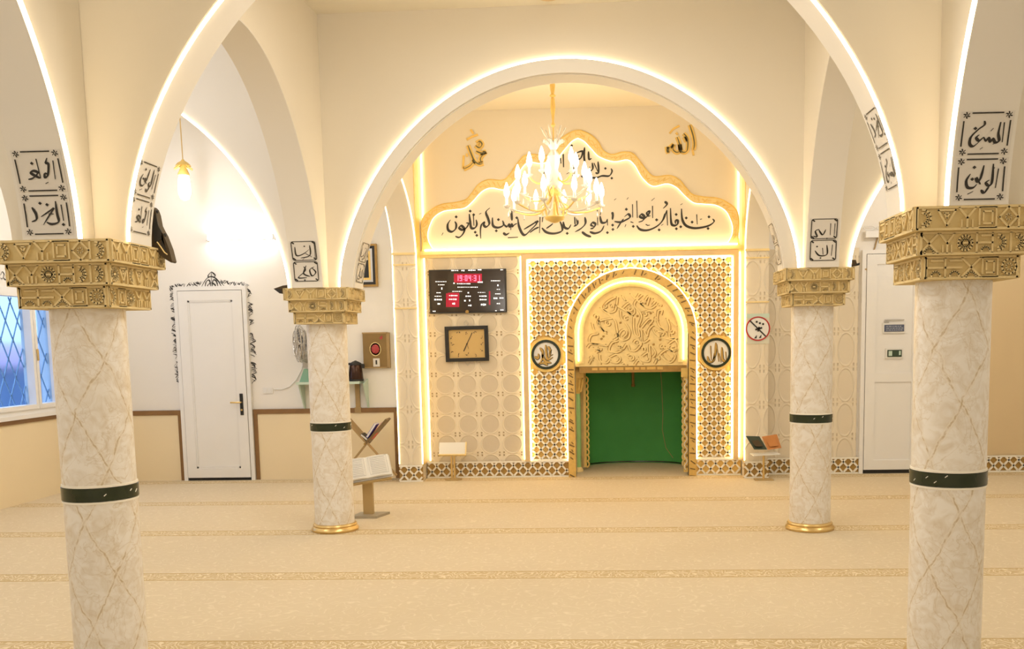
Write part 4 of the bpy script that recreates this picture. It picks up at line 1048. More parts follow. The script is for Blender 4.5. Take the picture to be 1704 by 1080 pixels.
for path, w, sd in (([(75,225),(80,300)], 4, 1), ([(88,310),(95,400)], 6, 2), ([(95,425),(100,480),(105,520),(103,600)], 7, 3), ([(105,600),(112,690),(118,770)], 7, 4), ([(120,800),(125,870),(135,970)], 6, 5),
    ([(708,200),(712,270)], 5, 6), ([(715,310),(722,380),(730,420)], 6, 7), ([(722,440),(735,500)], 5, 8), ([(728,560),(738,640),(742,760)], 7, 9), ([(742,800),(748,860),(752,970)], 6, 10),
    ([(65,215),(85,180),(130,172),(190,165)], 4, 11), ([(200,165),(260,160),(330,145)], 5, 12), ([(470,140),(540,152),(610,160)], 5, 13), ([(610,160),(650,155),(705,180)], 4, 14)):
    vine_patch(b, tr(path, *ZD), w, sd, vfn)
for s in ([(320,185),(345,140),(370,110),(400,100),(430,110),(460,140),(485,185)], [(400,60),(402,185)], [(320,185),(485,185)], [(350,180),(360,140),(385,130),(395,180)], [(410,180),(415,130),(440,135),(455,180)], [(380,110),(375,90),(400,60)], [(420,110),(432,88),(402,60)], [(400,150),(375,165),(370,180)], [(405,150),(430,165),(435,180)], [(300,175),(330,140)], [(470,140),(505,175)]):
    pen(b, tr(s, *ZD), 2.3, vfn)
tag(b.build('painted_vine', M['ink']), 'black painted leaf ornament around the white door left of the mihrab', 'wall painting')
# dado
DH = Q(500, 680).z
PB = .055
def dado(nme, x0, x1, rl=True, rr=True):
    o = struct(MB().bb(x0, x1, YW-.014, YW, 0, DH).build(nme, M['dado']))
    b = MB(); b.bb(x0, x1, YW-.026, YW, DH-PB, DH)
    if rl: b.bb(x0, x0+PB*.8, YW-.026, YW, 0, DH-PB)
    if rr: b.bb(x1-PB*.8, x1, YW-.026, YW, 0, DH-PB)
    b.build('dado_edging', M['brown'], o)
dado('trim_20', XL, DX0-.055, False, True)
dado('trim_21', DX1+.055, -2.408, True, True)
struct(MB().bb(-2.408, PLX-H, YW-.012, YW, 0, .8).build('trim_24', M['white']))
o = struct(MB().bb(XL, XL+.014, YB, YW, 0, .86).build('trim_22', M['dado'])); MB().bb(XL, XL+.028, YB, YW, .815, .872).build('dado_edging', M['brown'], o)
# socket and cable
p = Q(446, 650); t = thing('wall_socket', 'white double socket on the wall right of the left white door', 'socket', (p.x, YW, p.z))
MB().bb(-.06, .06, -.012, 0, -.035, .035).build('plate', M['whiteplastic'], t)
b = MB(); b.bb(-.045, -.008, -.016, -.012, -.024, .024); b.bb(.008, .045, -.016, -.012, -.024, .024); b.build('inserts', M['upvc2'], t)
b = MB(); b.tube([Q(u, v, .012) for u, v in ((455,648),(470,648),(482,643),(493,632),(502,615),(505,600))], .006, 6)
tag(b.build('cable', M['whiteplastic']), 'white cable running from the double socket up to the wall fan', 'cable')
# wall fan, seen edge on behind the column
p = px(500, 572, Y=YW-.22); t = thing('wall_fan', 'grey caged wall fan half hidden behind the column left of the mihrab', 'fan', (p.x, p.y, p.z))
RF = Matrix.Rotation(math.radians(-62), 3, 'Z') @ Matrix.Rotation(PI/2, 3, 'X')
b = MB()
for r, z in ((.21, .0), (.205, .03), (.15, .055), (.08, .065), (.15, -.05), (.08, -.06)):
    b.tube([RF @ Vector((r*math.cos(2*PI*k/28), r*math.sin(2*PI*k/28), z)) for k in range(28)], .006, 5, True)
for k in range(28):
    g_ = 2*PI*k/28; b.tube([RF @ Vector((r*math.cos(g_), r*math.sin(g_), z)) for r, z in ((.03, .066), (.15, .055), (.21, .0), (.15, -.05), (.03, -.06))], .0022, 4)
b.build('cage', M['steel'], t, True)
b = MB()
for k in range(4):
    g_ = 2*PI*k/4+.4; A = [];Bq = []
    for j in range(6):
        r = .03+.155*j/5; w_ = .35*math.sin(PI*(j+.6)/6.4); A.append(RF @ Vector((r*math.cos(g_-w_), r*math.sin(g_-w_), -.012))); Bq.append(RF @ Vector((r*math.cos(g_+w_), r*math.sin(g_+w_), .014)))
    b.strip(A, Bq, RF @ Vector((0, 0, .003)))
b.build('blades', M['fanblade'], t)
MB().lathe([(.03, -.17), (.055, -.15), (.06, -.07), (.03, -.05)], (0, 0, 0), 18, RF).build('motor', M['steel'], t, True)
b = MB(); b.tube([RF @ Vector((0, 0, -.12)), Vector((-.02, .04, -.17)), Vector((0, .20, -.20))], .022, 10); b.bb(-.05, .05, .20, .22, -.27, -.13); b.build('bracket', M['steel'], t, True)
# mint shelf with kettle
SZ = Q(560, 634).z; sx0, sx1 = Q(503, 634).x, Q(606, 634).x
t = thing('wall_shelf', 'pale mint shelf on the wall behind the column left of the mihrab', 'shelf', ((sx0+sx1)/2, YW, SZ)); hw = (sx1-sx0)/2
MB().bb(-hw, hw, -.24, 0, -.028, 0).build('board', M['mint'], t)
for sg in (-1, 1):
    b = MB(); x = sg*(hw-.02)+(.06 if sg > 0 else 0)
    b.fan([(x-.008, 0, .02), (x-.008, -.20, -.03), (x-.008, -.02, -.32), (x-.008, 0, -.36)], (.016, 0, 0)); b.build('bracket', M['mint'], t)
b = MB(); xk = Q(596, 660).x-(sx0+sx1)/2; b.bb(xk-.026, xk+.026, -.03, -.002, -.36, -.03); b.bb(xk-.036, xk+.036, -.04, -.002, -.37, -.31); b.build('strut', M['wood'], t)
kx = Q(597, 620).x; t = thing('electric_kettle', 'dark and copper electric kettle on the right end of the mint shelf', 'kettle', (kx, YW-.13, SZ))
MB().lathe([(.082, .0), (.084, .02), (.078, .10), (.066, .19), (.055, .205), (.02, .22), (.012, .235)], n=24).build('body', M['copper'], t, True)
b = MB().lathe([(.086, .0), (.087, .022), (.083, .025)], n=24); b.build('base', M['black'], t)
MB().lathe([(.068, .185), (.066, .205), (.03, .226), (.006, .232)], n=20).build('lid', M['black'], t, True)
b = MB(); b.tube([(-.06, 0, .20), (-.115, 0, .19), (-.125, 0, .12), (-.105, 0, .04), (-.075, 0, .03)], .014, 8); b.build('handle', M['black'], t, True)
b = MB(); b.fan([(.05, -.02, .20), (.105, 0, .195), (.05, .02, .20)], (-.002, 0, -.05)); b.build('spout', M['black'], t)
b = MB(); b.fan([(-.035, -.074, .03), (-.005, -.080, .03), (-.005, -.068, .17), (-.03, -.062, .17)], (0, .008, 0)); b.build('copper_panel', M['coppershine'], t)
kx = Q(584, 618).x; b = MB().lathe([(.045, .001), (.048, .02), (.046, .16), (.03, .19), (.018, .20), (.016, .225), (.002, .228)], (kx-.10, YW-.15, SZ), 18)
tag(b.build('flask', M['black'], None, True), 'black flask on the mint shelf, left of the copper kettle', 'flask')
b = MB(); x = Q(512, 625).x; b.fan([(x-.05, YW-.16, SZ+.001), (x+.06, YW-.16, SZ+.001), (x+.05, YW-.15, SZ+.14), (x+.005, YW-.15, SZ+.15)], (0, .08, 0))
tag(b.build('folded_cloth', M['sage']), 'sage green folded cloth on the left end of the mint shelf', 'cloth')
# wooden box with red rose
a0, a1 = Q(607, 611), Q(646, 555)
t = thing('rose_plaque', 'wooden wall plaque with red flower and small white tag', 'plaque', ((a0.x+a1.x)/2, YW, (a0.z+a1.z)/2)); hw, hh = (a1.x-a0.x)/2, (a1.z-a0.z)/2
MB().bb(-hw, hw, -.05, 0, -hh, hh).build('board', M['plaquewood'], t)
b = MB(); b.bb(hw-.012, hw+.02, -.054, 0, -hh-.012, hh+.012); b.bb(-hw-.006, hw, -.054, 0, hh, hh+.016); b.bb(-hw-.006, hw, -.054, 0, -hh-.012, -hh); b.build('edge', M['wood'], t)
b = MB()
for k in range(9):
    g_ = 2*PI*k/9; r = .055; b.lathe([(.022, -.006), (.024, .0), (.010, .010)], (r*.45*math.cos(g_), -.054, .015+r*.55*math.sin(g_)), 10, Matrix.Rotation(PI/2, 3, 'X'))
b.lathe([(.038, -.004), (.038, .006), (.015, .012)], (0, -.055, .015), 14, Matrix.Rotation(PI/2, 3, 'X')); b.build('flower', M['rose'], t, True)
b = MB(); b.lathe([(.066, -.002), (.066, .002), (.059, .002), (.059, -.002)], (0, -.052, .015), 20, Matrix.Diagonal((1, 1, 1.2)) @ Matrix.Rotation(PI/2, 3, 'X')); b.build('petal_outline', M['goldpale'], t)
b = MB(); b.bb(-.03, .045, -.056, -.05, -hh+.005, -hh+.10); tg_ = b.build('tag', M['paper'], t)
b = MB(); b.bb(-.002, .016, -.058, -.056, -hh+.03, -hh+.08); b.build('print', M['ink'], tg_)
b = MB(); b.fan([(.05, -.052, hh-.05), (.085, -.052, hh-.02), (.09, -.052, hh-.05), (.07, -.052, hh-.07)], (0, -.004, 0)); b.build('bud', M['rose'], t)
# black and gold picture frame
a0, a1 = Q(566, 478), Q(627, 406)
t = thing('picture_frame', 'black and gold picture frame partly behind the foot of the wide arch', 'picture', ((a0.x+a1.x)/2, YW, (a0.z+a1.z)/2)); hw, hh = (a1.x-a0.x)/2, (a1.z-a0.z)/2
def rect_ring(b, w0, h0, w1, h1, y0, y1):
    for x0, x1, z0, z1 in ((-w0, -w1, -h0, h0), (w1, w0, -h0, h0), (-w1, w1, h1, h0), (-w1, w1, -h0, -h1)): b.bb(x0, x1, y0, y1, z0, z1)
b = MB(); rect_ring(b, hw, hh, hw-.022, hh-.022, -.035, 0); b.build('outer_gilt_rim', M['golddk'], t)
b = MB(); rect_ring(b, hw-.022, hh-.022, hw-.052, hh-.052, -.028, 0); b.build('black_moulding', M['black'], t)
b = MB(); rect_ring(b, hw-.052, hh-.052, hw-.075, hh-.075, -.024, 0); b.build('grey_slip', M['steel'], t)
b = MB(); rect_ring(b, hw-.075, hh-.075, hw-.10, hh-.10, -.02, 0); b.build('gold_slip', M['gold'], t)
MB().bb(-hw+.10, hw-.10, -.012, 0, -hh+.10, hh-.10).build('picture', M['black'], t)
b = MB(); b.tube([(.03, -.014, hh-.18), (.07, -.014, hh-.12), (.10, -.014, hh-.13), (.11, -.014, hh-.18)], .010, 6); b.build('white_motif', M['paper'], t)

# ------------------------------------------------------------------ display and clock on the tiled wall
a0, a1 = Q(716, 522, .04), Q(842, 447, .04)
t = thing('display_board', 'black prayer time display board with red and white digits on the tiled wall', 'display', ((a0.x+a1.x)/2, YW-.012, (a0.z+a1.z)/2)); hw, hh = (a1.x-a0.x)/2, (a1.z-a0.z)/2
MB().bb(-hw, hw, -.045, 0, -hh, hh).build('casing', M['black'], t)
scr = MB().bb(-hw+.015, hw-.015, -.049, -.044, -hh+.015, hh-.015).build('screen', mat('dark_screen', (.03, .02, .016), .12), t)
ZT = (700, 430, 5.684)
tcx = t.location.x; tcz = t.location.z
def tv(u, v, off=.0515): p = px(700+u/5.684, 430+v/5.684, Y=YW-.06); return Vector((p.x-tcx, -off, p.z-tcz))
def tvrect(b, u0, v0, u1, v1, off=.0515): b.add([tv(u0, v1, off), tv(u1, v1, off), tv(u1, v0, off), tv(u0, v0, off)], [(0, 1, 2, 3)])
b = MB(); tvrect(b, 315, 145, 580, 230, .050); tvrect(b, 258, 325, 365, 460, .050); tvrect(b, 645, 310, 660, 440, .050); tvrect(b, 240, 330, 256, 460, .050); b.build('red_field', mat('red_screen_field', (.25, .005, .02), .2, 0, (.45, .0, .03), .5), t)
b = MB(); DG = {'1': 'bc', '2': 'abged', '0': 'abcdef', '4': 'fgbc', '3': 'abgcd', '5': 'afgcd', '6': 'afgecd', '7': 'abc', '9': 'abcdfg', '8': 'abcdefg'}
def digit(b, ch_, u, v, w_, h__, th):
    s_ = {'a': (u, v, u+w_, v+th), 'g': (u, v+h__/2-th/2, u+w_, v+h__/2+th/2), 'd': (u, v+h__-th, u+w_, v+h__), 'f': (u, v, u+th, v+h__/2), 'b': (u+w_-th, v, u+w_, v+h__/2), 'e': (u, v+h__/2, u+th, v+h__), 'c': (u+w_-th, v+h__/2, u+w_, v+h__)}
    for k in DG[ch_]: tvrect(b, *s_[k])
u = 335
for c_ in '19:04:31':
    if c_ == ':':
        tvrect(b, u+2, 172, u+8, 178); tvrect(b, u+2, 196, u+8, 202); u += 16
    else:
        digit(b, c_, u, 160, 24, 54, 8); u += 34
b.build('time_digits', REDLED, t)
b = MB(); rnd = random.Random(2)
def scribble(u0, u1, v, h__):
    u = u0
    while u < u1-6:
        w_ = rnd.uniform(8, 16); hh_ = h__*rnd.uniform(.6, 1); tvrect(b, u, v-hh_/2, min(u+w_, u1), v+hh_/2); u += w_+rnd.uniform(3, 7)
for u0, u1, v, h__ in ((290,360,115,10),(385,415,115,14),(450,520,112,14),(540,585,108,12),(140,255,220,8),(165,225,250,8),(195,215,285,20),(345,470,240,10),(350,540,272,9),(310,330,235,18),(540,590,225,18),(300,390,312,9),(665,755,212,10),(725,745,255,20),(720,750,293,9),(705,755,335,9),
   (690,725,377,16),(745,785,375,16),(720,750,428,14),(150,190,325,9),(132,195,358,9),(130,210,390,16),(160,185,430,22),(270,350,352,12),(268,350,387,14),(300,325,428,18),(445,465,325,16),(425,480,358,12),(412,435,400,20),(458,482,398,18),(450,480,445,16),(540,610,322,8),(555,630,357,14),(558,625,390,14),(570,620,437,20),(115,140,500,16),(755,790,488,14),(755,780,108,10),(705,722,495,8)):
    scribble(u0, u1, v, h__)
b.build('white_digits', WHITELED, t)
b = MB(); b.lathe([(.02, -.003), (.02, .003)], tv(440, 505), 12, Matrix.Rotation(PI/2, 3, 'X')); b.build('badge', M['golddk'], t)
a0, a1 = Q(742, 602, .04), Q(812, 542, .04)
t = thing('wall_clock', 'square wall clock with black frame and gold face under the display board', 'clock', ((a0.x+a1.x)/2, YW-.012, (a0.z+a1.z)/2)); hw, hh = (a1.x-a0.x)/2, (a1.z-a0.z)/2
t.rotation_euler = (0, math.radians(-.6), 0)
b = MB(); rect_ring(b, hw, hh, hw-.042, hh-.040, -.045, 0); b.build('frame', M['black'], t)
MB().bb(-hw+.04, hw-.04, -.02, 0, -hh+.038, hh-.038).build('dial', M['dialgold'], t)
b = MB(); iw, ih = hw-.075, hh-.07; rnd = random.Random(4)
for k in range(12):
    g_ = PI/2-2*PI*k/12; x, z = math.cos(g_), math.sin(g_); s_ = 1/max(abs(x), abs(z)); x *= iw*s_*.97; z *= ih*s_*.97
    for j in range(3):
        p0 = Vector((x+rnd.uniform(-.012, .012), -.022, z+rnd.uniform(-.014, .014))); p1 = p0+Vector((rnd.uniform(-.014, .014), 0, rnd.uniform(-.016, .016))); b.bar(p0, p1, .006, .004, (0, 1, 0))
b.build('numerals', M['ink'], t)
b = MB(); b.bar((0, -.024, 0), (-.04, -.024, -.085), .010, .004, (0, 1, 0)); b.bar((0, -.024, 0), (.065, -.024, .125), .007, .004, (0, 1, 0)); b.bar((.0, -.026, 0), (.02, -.026, -.06), .003, .002, (0, 1, 0)); b.lathe([(.008, -.003), (.008, .003)], (0, -.026, 0), 10, Matrix.Rotation(PI/2, 3, 'X')); b.build('hands', M['ink'], t)
b = MB(); b.tube([(0, -.02, hh), (-.028, -.02, hh+.03), (0, -.02, hh+.07), (.028, -.02, hh+.03), (0, -.02, hh)], .003, 5); b.build('hanger', M['steel'], t)
b = MB(); b.tube([(-.03, -.02, -hh-.01), (0, -.02, -hh-.05), (.03, -.02, -hh-.01)], .003, 5); b.build('lower_loop', M['steel'], t)

# ------------------------------------------------------------------ prohibition sign on the right pilaster
p = px(1261, 547, Y=YP)
t = thing('prohibition_sign', 'round red prohibition sign with black diagonal on white plate, right pilaster', 'sign', (p.x, YP, p.z))
RX = Matrix.Rotation(PI/2, 3, 'X')
MB().bb(-.125, .125, -.006, 0, -.165, .165).build('plate', M['signplate'], t)
MB().lathe([(.118, -.004), (.118, .004)], (0, -.010, 0), 36, RX).build('disc', M['whiteplastic'], t)
MB().lathe([(.122, -.005), (.122, .005), (.134, .005), (.134, -.005), (.122, -.005)], (0, -.010, 0), 40, RX).build('ring', M['red'], t)
b = MB(); b.bar((-.09, -.017, .09), (.09, -.017, -.09), .014, .004, (0, 1, 0)); b.build('diagonal', M['ink'], t)
b = MB(); b.bar((-.03, -.018, -.01), (.045, -.018, .01), .02, .004, (0, 1, 0)); b.bar((0, -.018, -.03), (.012, -.018, .02), .018, .004, (0, 1, 0))
for q in ((.02, .06), (-.015, .075), (.055, .05)): b.lathe([(.012, -.002), (.012, .002)], (q[0], -.018, q[1]), 8, RX)
for q in ((-.03, -.085), (.02, -.082)): b.fan([(q[0]-.012, -.016, q[1]-.02), (q[0]+.014, -.016, q[1]-.02), (q[0]+.018, -.016, q[1]+.018)], (0, -.003, 0))
b.build('symbol', M['ink'], t)
b = MB(); b.fan([(-.125, -.007, .12), (.125, -.007, .12), (.125, -.007, .165), (-.125, -.007, .165)], (0, -.002, 0)); b.build('green_edge', M['mint'], t)

# ------------------------------------------------------------------ white door on the right
EX0, EX1 = Q(1437, 640).x, Q(1530, 640).x; EZ1 = Q(1450, 424).z
d = struct(MB().bb(EX0, EX1, YW-.05, YW-.01, .045, EZ1).build('door_2', M['upvc']))
b = MB(); st_ = .11; mz = Q(1475, 628).z
for x0, x1, z0, z1 in ((EX0, EX0+st_, .045, EZ1), (EX1-st_, EX1, .045, EZ1), (EX0+st_, EX1-st_, EZ1-st_, EZ1), (EX0+st_, EX1-st_, .045, .045+st_), (EX0+st_, EX1-st_, mz-.05, mz+.05)): b.bb(x0, x1, YW-.062, YW-.05, z0, z1)
b.build('leaf_frame', M['upvc'], d)
b = MB(); b.bb(EX0-.05, EX0-.006, YW-.055, YW, 0, EZ1+.05); b.bb(EX1+.006, EX1+.05, YW-.055, YW, 0, EZ1+.05); b.bb(EX0-.006, EX1+.006, YW-.055, YW, EZ1+.006, EZ1+.05); b.build('door_frame', M['upvc'], d)
MB().bb(EX0, EX1, YW-.045, YW, 0, .041).build('gap_shade', M['black'], d)  # dark gap below this leaf, its shade painted as a black strip
lz = Q(1450, 390).z
o = struct(MB().bb(EX0-.02, EX1+.10, YW-.07, YW, lz-.04, lz+.03).build('trim_23', M['upvc']))
b = MB()
for k in range(6):
    x = EX0+.02+k*.14; b.tube([(x+.06*math.cos(2*PI*j/10), YW-.05, lz+.065+.025*math.sin(2*PI*j/10)) for j in range(10)], .006, 5, True)
b.build('lintel_scrolls', M['upvc2'], o)
def plate(u0, v0, u1, v1, label, mm, nme='door_sign'):
    a_, c_ = Q(u0, v1, .055), Q(u1, v0, .055); t = thing(nme, label, 'sign', ((a_.x+c_.x)/2, YW-.05, (a_.z+c_.z)/2)); w_, h__ = (c_.x-a_.x)/2, (c_.z-a_.z)/2
    MB().bb(-w_-.018, w_+.018, -.016, 0, -h__-.018, h__+.018).build('backing', M['whiteplastic'], t)
    MB().bb(-w_, w_, -.022, -.015, -h__, h__).build('face', mm, t); return t, w_, h__
M['signblue'] = nm('slate_blue_print', (.10, .12, .20), .5, var=.3, sc=40)
M['signgreen'] = nm('dark_green_print', (.03, .06, .03), .4, var=.3, sc=20)
t, w_, h__ = plate(1471, 540, 1504, 552, 'slate blue sign plate on the right white door', M['signblue'])
b = MB(); rnd = random.Random(8)
for r_ in range(3):
    x = -w_+.02
    while x < w_-.03:
        l = rnd.uniform(.012, .035); b.bb(x, x+l, -.024, -.022, h__*.55-r_*h__*.55-.006, h__*.55-r_*h__*.55+.004); x += l+.008
b.build('print_lines', M['signplateink'], t)
b = MB(); b.bb(-w_, w_, -.018, -.012, h__+.045, h__+.058); b.bb(-w_, -w_+.05, -.018, -.012, h__+.02, h__+.036); b.build('upper_print', M['steel'], t)
t, w_, h__ = plate(1476, 582, 1500, 594, 'small dark green sign plate low on the right white door', M['signgreen'])
b = MB(); b.bb(-w_*.85, -w_*.35, -.024, -.022, -h__*.7, h__*.7); b.bb(w_*.6, w_*.85, -.024, -.022, -h__*.5, h__*.7); b.build('pale_blocks', M['mint'], t)
b = MB(); b.tube([Q(u, v, .02) for u, v in ((1461,392),(1456,412),(1448,432),(1440,446))], .008, 6); b.lathe([(.02, -.03), (.03, 0), (.01, .03)], Q(1440, 448, .03), 10)
tag(b.build('thin_rope', M['wood']), 'thin brown cord at the top left corner of the right white door', 'rope')

# ------------------------------------------------------------------ window in the left wall and the street beyond
b = MB(); fx0, fx1 = XL-.10, XL+.02; fr = .075; ym = 9.89
def frame_ring(b, y0, y1, z0, z1, f, x0, x1):
    for a_, c_, e_, g_ in ((y0, y0+f, z0, z1), (y1-f, y1, z0, z1), (y0+f, y1-f, z0, z0+f), (y0+f, y1-f, z1-f, z1)): b.bb(x0, x1, a_, c_, e_, g_)
frame_ring(b, WY0, WY1, WZ0, WZ1, .06, fx0, fx1)
wo = struct(b.build('window_1', M['upvc']))
b = MB(); frame_ring(b, WY0+.05, ym-.004, WZ0+.05, WZ1-.05, .045, fx0+.02, fx1+.015); b.build('sash', M['upvc'], wo)
b = MB(); frame_ring(b, ym+.004, WY1-.03, WZ0+.05, WZ1-.05, .045, fx0+.02, fx1+.015); b.build('sash', M['upvc'], wo)
MB().bb(XL-.05, XL-.044, WY0+.09, ym-.045, WZ0+.1, WZ1-.1).build('pane', M['glass'], wo)
MB().bb(XL-.05, XL-.044, ym+.045, WY1-.07, WZ0+.1, WZ1-.1).build('pane', M['glass'], wo)
MB().bb(XL-.02, XL+.05, WY0-.04, WY1+.04, WZ0-.04, WZ0).build('sill', M['upvc'], wo)
b = MB(); b.lathe([(.012, -.02), (.012, .02)], (XL+.045, ym+.02, 1.55), 8); b.bb(XL+.04, XL+.055, ym+.012, ym+.028, 1.45, 1.55); b.build('handle', M['brass'], wo)
b = MB()
for y0, y1 in ((WY0+.09, ym-.045), (ym+.045, WY1-.07)):
    for sg in (1, -1):
        for k in range(-12, 24):
            pts = []
            for i in range(41):
                z = WZ0+.1+(WZ1-WZ0-.2)*i/40; y = y0+.20*k*1.0+sg*(z-WZ0)*.52
                if y0 <= y <= y1: pts.append((XL-.075, y, z))
            if len(pts) > 1: b.bar(pts[0], pts[-1], .010, .010, (1, 0, 0))
b.build('diamond_grille', nm('blue_grey_grille', (.42, .55, .72), .5), wo)
t = thing('neighbour_house', 'blurred house with pink roof seen through the left window', 'building', (-13, 15, 0))
MB().bb(-4, 1, -6, 6, 0, 1.25).build('wall', nm('blue_grey_wall', (.24, .33, .48), .8, var=.3, sc=1.2), t)
b = MB(); b.fan([(-4, -6.3, 1.25), (1.3, -6.3, 1.25), (0, -6.3, 1.75), (-4, -6.3, 1.75)], (0, 12.6, 0)); b.build('roof', nm('pink_roof', (.66, .40, .46), .8), t)
b = MB()
for k in range(5): b.bb(1.0, 1.03, -5+k*2.2, -4+k*2.2, .45, 1.1)
b.build('window', nm('dim_window', (.12, .18, .30), .4), t)
b = MB(); b.lathe([(2.2, 0), (2.0, 1.6), (1.1, 2.3), (.3, 2.6)], (-26, 12, 0), 12); tag(b.build('bushy_tree', nm('hazy_green', (.12, .22, .30), .9), None, True), 'hazy dark tree crown behind the pink roofed house outside the window', 'tree')
shell('ground_outside', M['steel'], -40, XL-.25, -10, 40, -.3, -.05)
# writing on the wall above the window
b = MB(); wf = lambda u, v: px(u, v, X=XL+.004)
for s in ([(1,458),(4,452),(7,457),(4,464),(1,462)], [(6,462),(10,466),(11,458)], [(-6,455),(-3,464),(0,460)]): pen(b, s, 1.3, wf)
tag(b.build('wall_script', M['ink']), 'scrap of black script on the left wall above the window, beside the nearest left capital', 'wall writing')

# ------------------------------------------------------------------ book stands
def book_open(t, w, d, h_, cover, page, M4):
    """an open book as pages and cover, placed through M4"""
    for sg in (-1, 1):
        b = MB(); N = 8
        top = [(sg*w*i/N, h_+.012*math.sin(PI*min(1, i/N*1.0))*(1-i/N*.4)) for i in range(N+1)]
        b.strip([M4 @ Vector((x, -d/2, z)) for x, z in top], [M4 @ Vector((x, d/2, z)) for x, z in top], (M4.to_3x3() @ Vector((0, 0, -h_*.8))))
        pg = b.build('pages', page, t, False)
    b = MB(); b.strip([M4 @ Vector((x, -d/2-.008, 0)) for x in (-w-.01, 0, w+.01)], [M4 @ Vector((x, d/2+.008, 0)) for x in (-w-.01, 0, w+.01)], (M4.to_3x3() @ Vector((0, 0, -.006)))); b.build('cover', cover, t)
M['page'] = nm('book_page', (.80, .78, .73), .7, var=.03, sc=3)
M['line'] = mat('faint_grey_line', (.50, .49, .47), .7)
# lectern with large open book, beside the column left of the mihrab
lx, ly = -2.165, 8.60
t = thing('book_lectern', 'metal pedestal lectern behind the column left of the mihrab, carrying an open white book', 'lectern', (lx, ly, 0))
b = MB(); b.fan([(-.13, -.13, 0), (.10, -.13, 0), (.17, .10, 0), (-.10, .10, 0)], (0, 0, .022)); b.build('base', M['standmetal'], t)
b = MB(); b.bb(-.045, .045, -.025, .025, .02, .36); b.build('post', M['brassdull'], t)
RL = Matrix.Translation((0, 0, .42)) @ Matrix.Rotation(math.radians(16), 4, 'Z') @ Matrix.Rotation(math.radians(-7), 4, 'Y') @ Matrix.Rotation(math.radians(36), 4, 'X')
b = MB()
for c_ in [((0, 0, -.012), (.40, .28, .016))]: b.box(RL @ Vector(c_[0]), c_[1], RL.to_3x3())
b.box(RL @ Vector((0, -.152, .0)), (.40, .012, .02), RL.to_3x3()); b.build('desk', M['brassdull'], t)
bk = thing('open_book', 'large open white book lying on the lectern left of the mihrab', 'book', (lx, ly, 0))
RB = Matrix.Translation((0, 0, .432)) @ Matrix.Rotation(math.radians(16), 4, 'Z') @ Matrix.Rotation(math.radians(-7), 4, 'Y') @ Matrix.Rotation(math.radians(36), 4, 'X')
book_open(bk, .205, .27, .022, M['paper'], M['page'], RB)
b = MB()
for sg in (-1, 1):
    x0, x1 = (.02, .185) if sg > 0 else (-.185, -.02)
    c_ = [(x0, -.115), (x1, -.115), (x1, .115), (x0, .115), (x0, -.115)]
    for p, q in zip(c_[:-1], c_[1:]): b.bar(RB @ Vector((*p, .036)), RB @ Vector((*q, .036)), .003, .0015, RB.to_3x3() @ Vector((0, 0, 1)))
    for k in range(10): b.bar(RB @ Vector((x0+.015, -.10+k*.022, .036)), RB @ Vector((x1-.015, -.10+k*.022, .036)), .004, .0012, RB.to_3x3() @ Vector((0, 0, 1)))
b.build('printed_text', M['line'], bk)
# small lectern in front of the tiled wall
p = px(753, 794, Z=0); yy = 10.9; p = px(753, 740, Y=yy)
t = thing('book_lectern', 'small pedestal lectern with blank white desk in front of the tiled wall', 'lectern', (p.x, yy, 0))
MB().lathe([(.10, 0), (.10, .012), (.03, .02), (.018, .03)], n=20).build('base', M['brassdull'], t, True)
b = MB(); b.bb(-.026, -.006, -.015, .015, .02, .30); b.bb(.006, .026, -.015, .015, .02, .30); b.build('post', M['brass'], t)
RL = Matrix.Translation((0, -.02, .36)) @ Matrix.Rotation(math.radians(62), 4, 'X')
b = MB(); b.box(RL @ Vector((0, 0, 0)), (.30, .15, .02), RL.to_3x3()); b.build('desk', M['page'], t)
b = MB(); b.box(RL @ Vector((.155, 0, 0)), (.012, .16, .03), RL.to_3x3()); b.box(RL @ Vector((0, -.08, .01)), (.31, .012, .04), RL.to_3x3()); b.build('desk_edge', M['goldpale'], t)
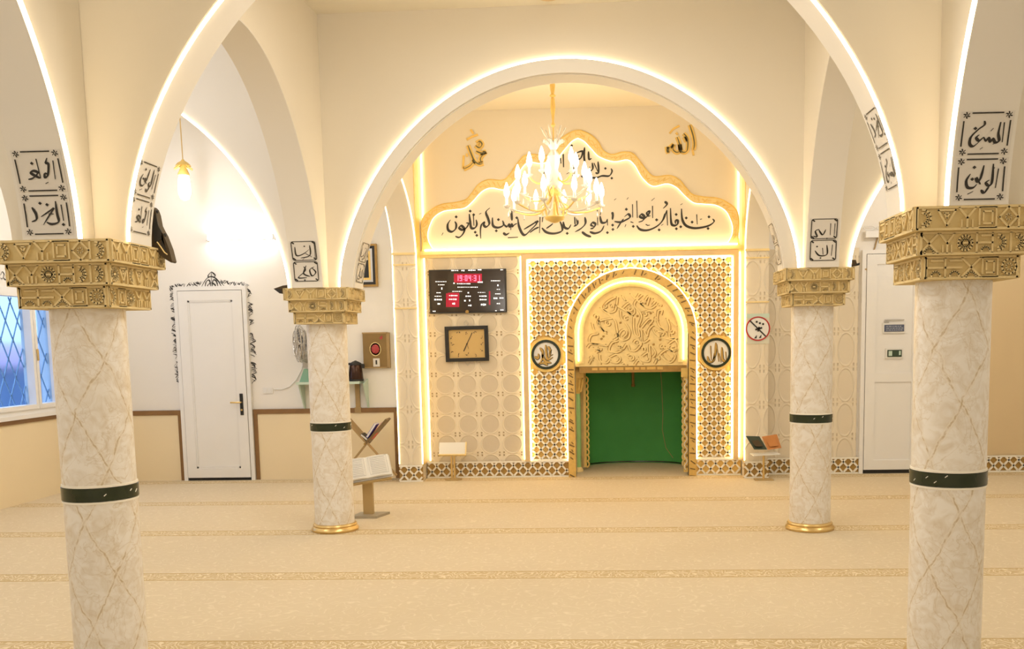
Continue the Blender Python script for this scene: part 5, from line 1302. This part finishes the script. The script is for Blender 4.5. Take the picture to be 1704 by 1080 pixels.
# lectern with leather covered book at the right pilaster
yy = 10.62; p = px(1271, 740, Y=yy)
t = thing('book_lectern', 'small pedestal lectern at the right pilaster under the prohibition sign', 'lectern', (p.x, yy, 0))
MB().bb(-.10, .10, -.06, .06, 0, .015).build('base', M['brassdull'], t)
MB().lathe([(.013, .015), (.012, .28)], n=12).build('post', M['brass'], t, True)
b = MB(); b.fan([(-.12, -.07, .275), (.17, -.07, .29), (.15, .06, .30), (-.14, .06, .285)], (0, 0, .008)); b.build('desk', M['whiteplastic'], t)
bk = thing('open_book', 'open book with dark green and orange covers on the lectern at the right pilaster', 'book', (p.x, yy, 0))
bo = Vector((p.x, yy, 0))
for quad, mm, pan in (([(540,836),(626,836),(576,752),(486,749)], M['darkbook'], [(548,815),(600,815),(566,768),(515,768)]), ([(630,838),(722,826),(692,738),(592,754)], M['orange'], [(645,818),(700,810),(680,755),(615,765)])):
    dy = (-.05, -.05, .06, .06)
    c4 = [px(1120+u/4, 540+v/4, Y=yy+d_) - bo + Vector((0, 0, .006)) for (u, v), d_ in zip(quad, dy)]
    b = MB(); b.fan(c4, (0, .012, .006)); co = b.build('cover', mm, bk)
    b = MB(); b.fan([q*.92+sum(c4, Vector())*.02+Vector((0, .0125, .0065)) for q in c4], (0, .010, .005)); b.build('pages', M['page'], co)
    b = MB(); b.fan([px(1120+u/4, 540+v/4, Y=yy+d_-.004) - bo + Vector((0, 0, .006)) for (u, v), d_ in zip(pan, (-.04, -.04, .045, .045))], (0, .003, .001)); b.build('panel', M['bronze'] if mm is M['darkbook'] else M['orange'], co)
# folding cross stand with books
yy = 10.78; p0, p1 = px(585, 700, Y=yy), px(645, 770, Y=yy)
def W2(u, v, y=yy): q = px(u, v, Y=y); return q
t = thing('cross_stand', 'folding wooden cross stand leaning by the brown edged dado, behind the white book', 'book stand', (p0.x, yy, 0))
def loc_(q): return Vector((q.x-p0.x, q.y-yy, q.z))
def plank(b, u0, v0, u1, v1, y, wd, th):
    A = loc_(W2(u0, v0, y)); B = loc_(W2(u1, v1, y)); b.bar(A, B, wd, th, (0, 0, 1) if abs((B-A).normalized().z) < .9 else (1, 0, 0))
b = MB(); plank(b, 578, 697, 612, 735, yy, .22, .016); b.build('leaf', M['wood'], t)
b = MB(); plank(b, 646, 697, 611, 738, yy, .22, .022); b.build('leaf', M['darkwood'], t)
for y_ in (yy-.09, yy+.09):
    b = MB(); plank(b, 611, 737, 585, 770, y_, .035, .02); b.build('leg', M['wood'], t)
    b = MB(); plank(b, 611, 737, 660, 791, y_, .035, .02); b.build('leg', M['wood'], t)
b = MB(); b.lathe([(.012, -.12), (.012, .12)], loc_(W2(611, 737)), 8, RX); b.build('hinge', M['golddk'], t)
for (u0, v0, u1, v1), mm, lab in (((613, 727, 627, 705), 'bluebook', 'thin blue book tucked into the folding cross stand'), ((619, 729, 639, 703), 'redbook', 'thin red book tucked into the folding cross stand beside the blue one'), ((603, 722, 613, 730), 'black', 'black book lying in the crook of the folding cross stand')):
    A = W2(u0, v0); B = W2(u1, v1); c_ = (A+B)/2; bt = thing('book', lab, 'book', c_)
    b = MB(); b.bar(A-c_, B-c_, .15, .028); b.build('cover', M[mm], bt)
    d_ = (B-A).normalized()*.004; b = MB(); b.bar(A-c_+Vector((0, -.004, 0))+d_, B-c_+Vector((0, -.004, 0))+d_, .15, .018); b.build('pages', M['page'], bt)
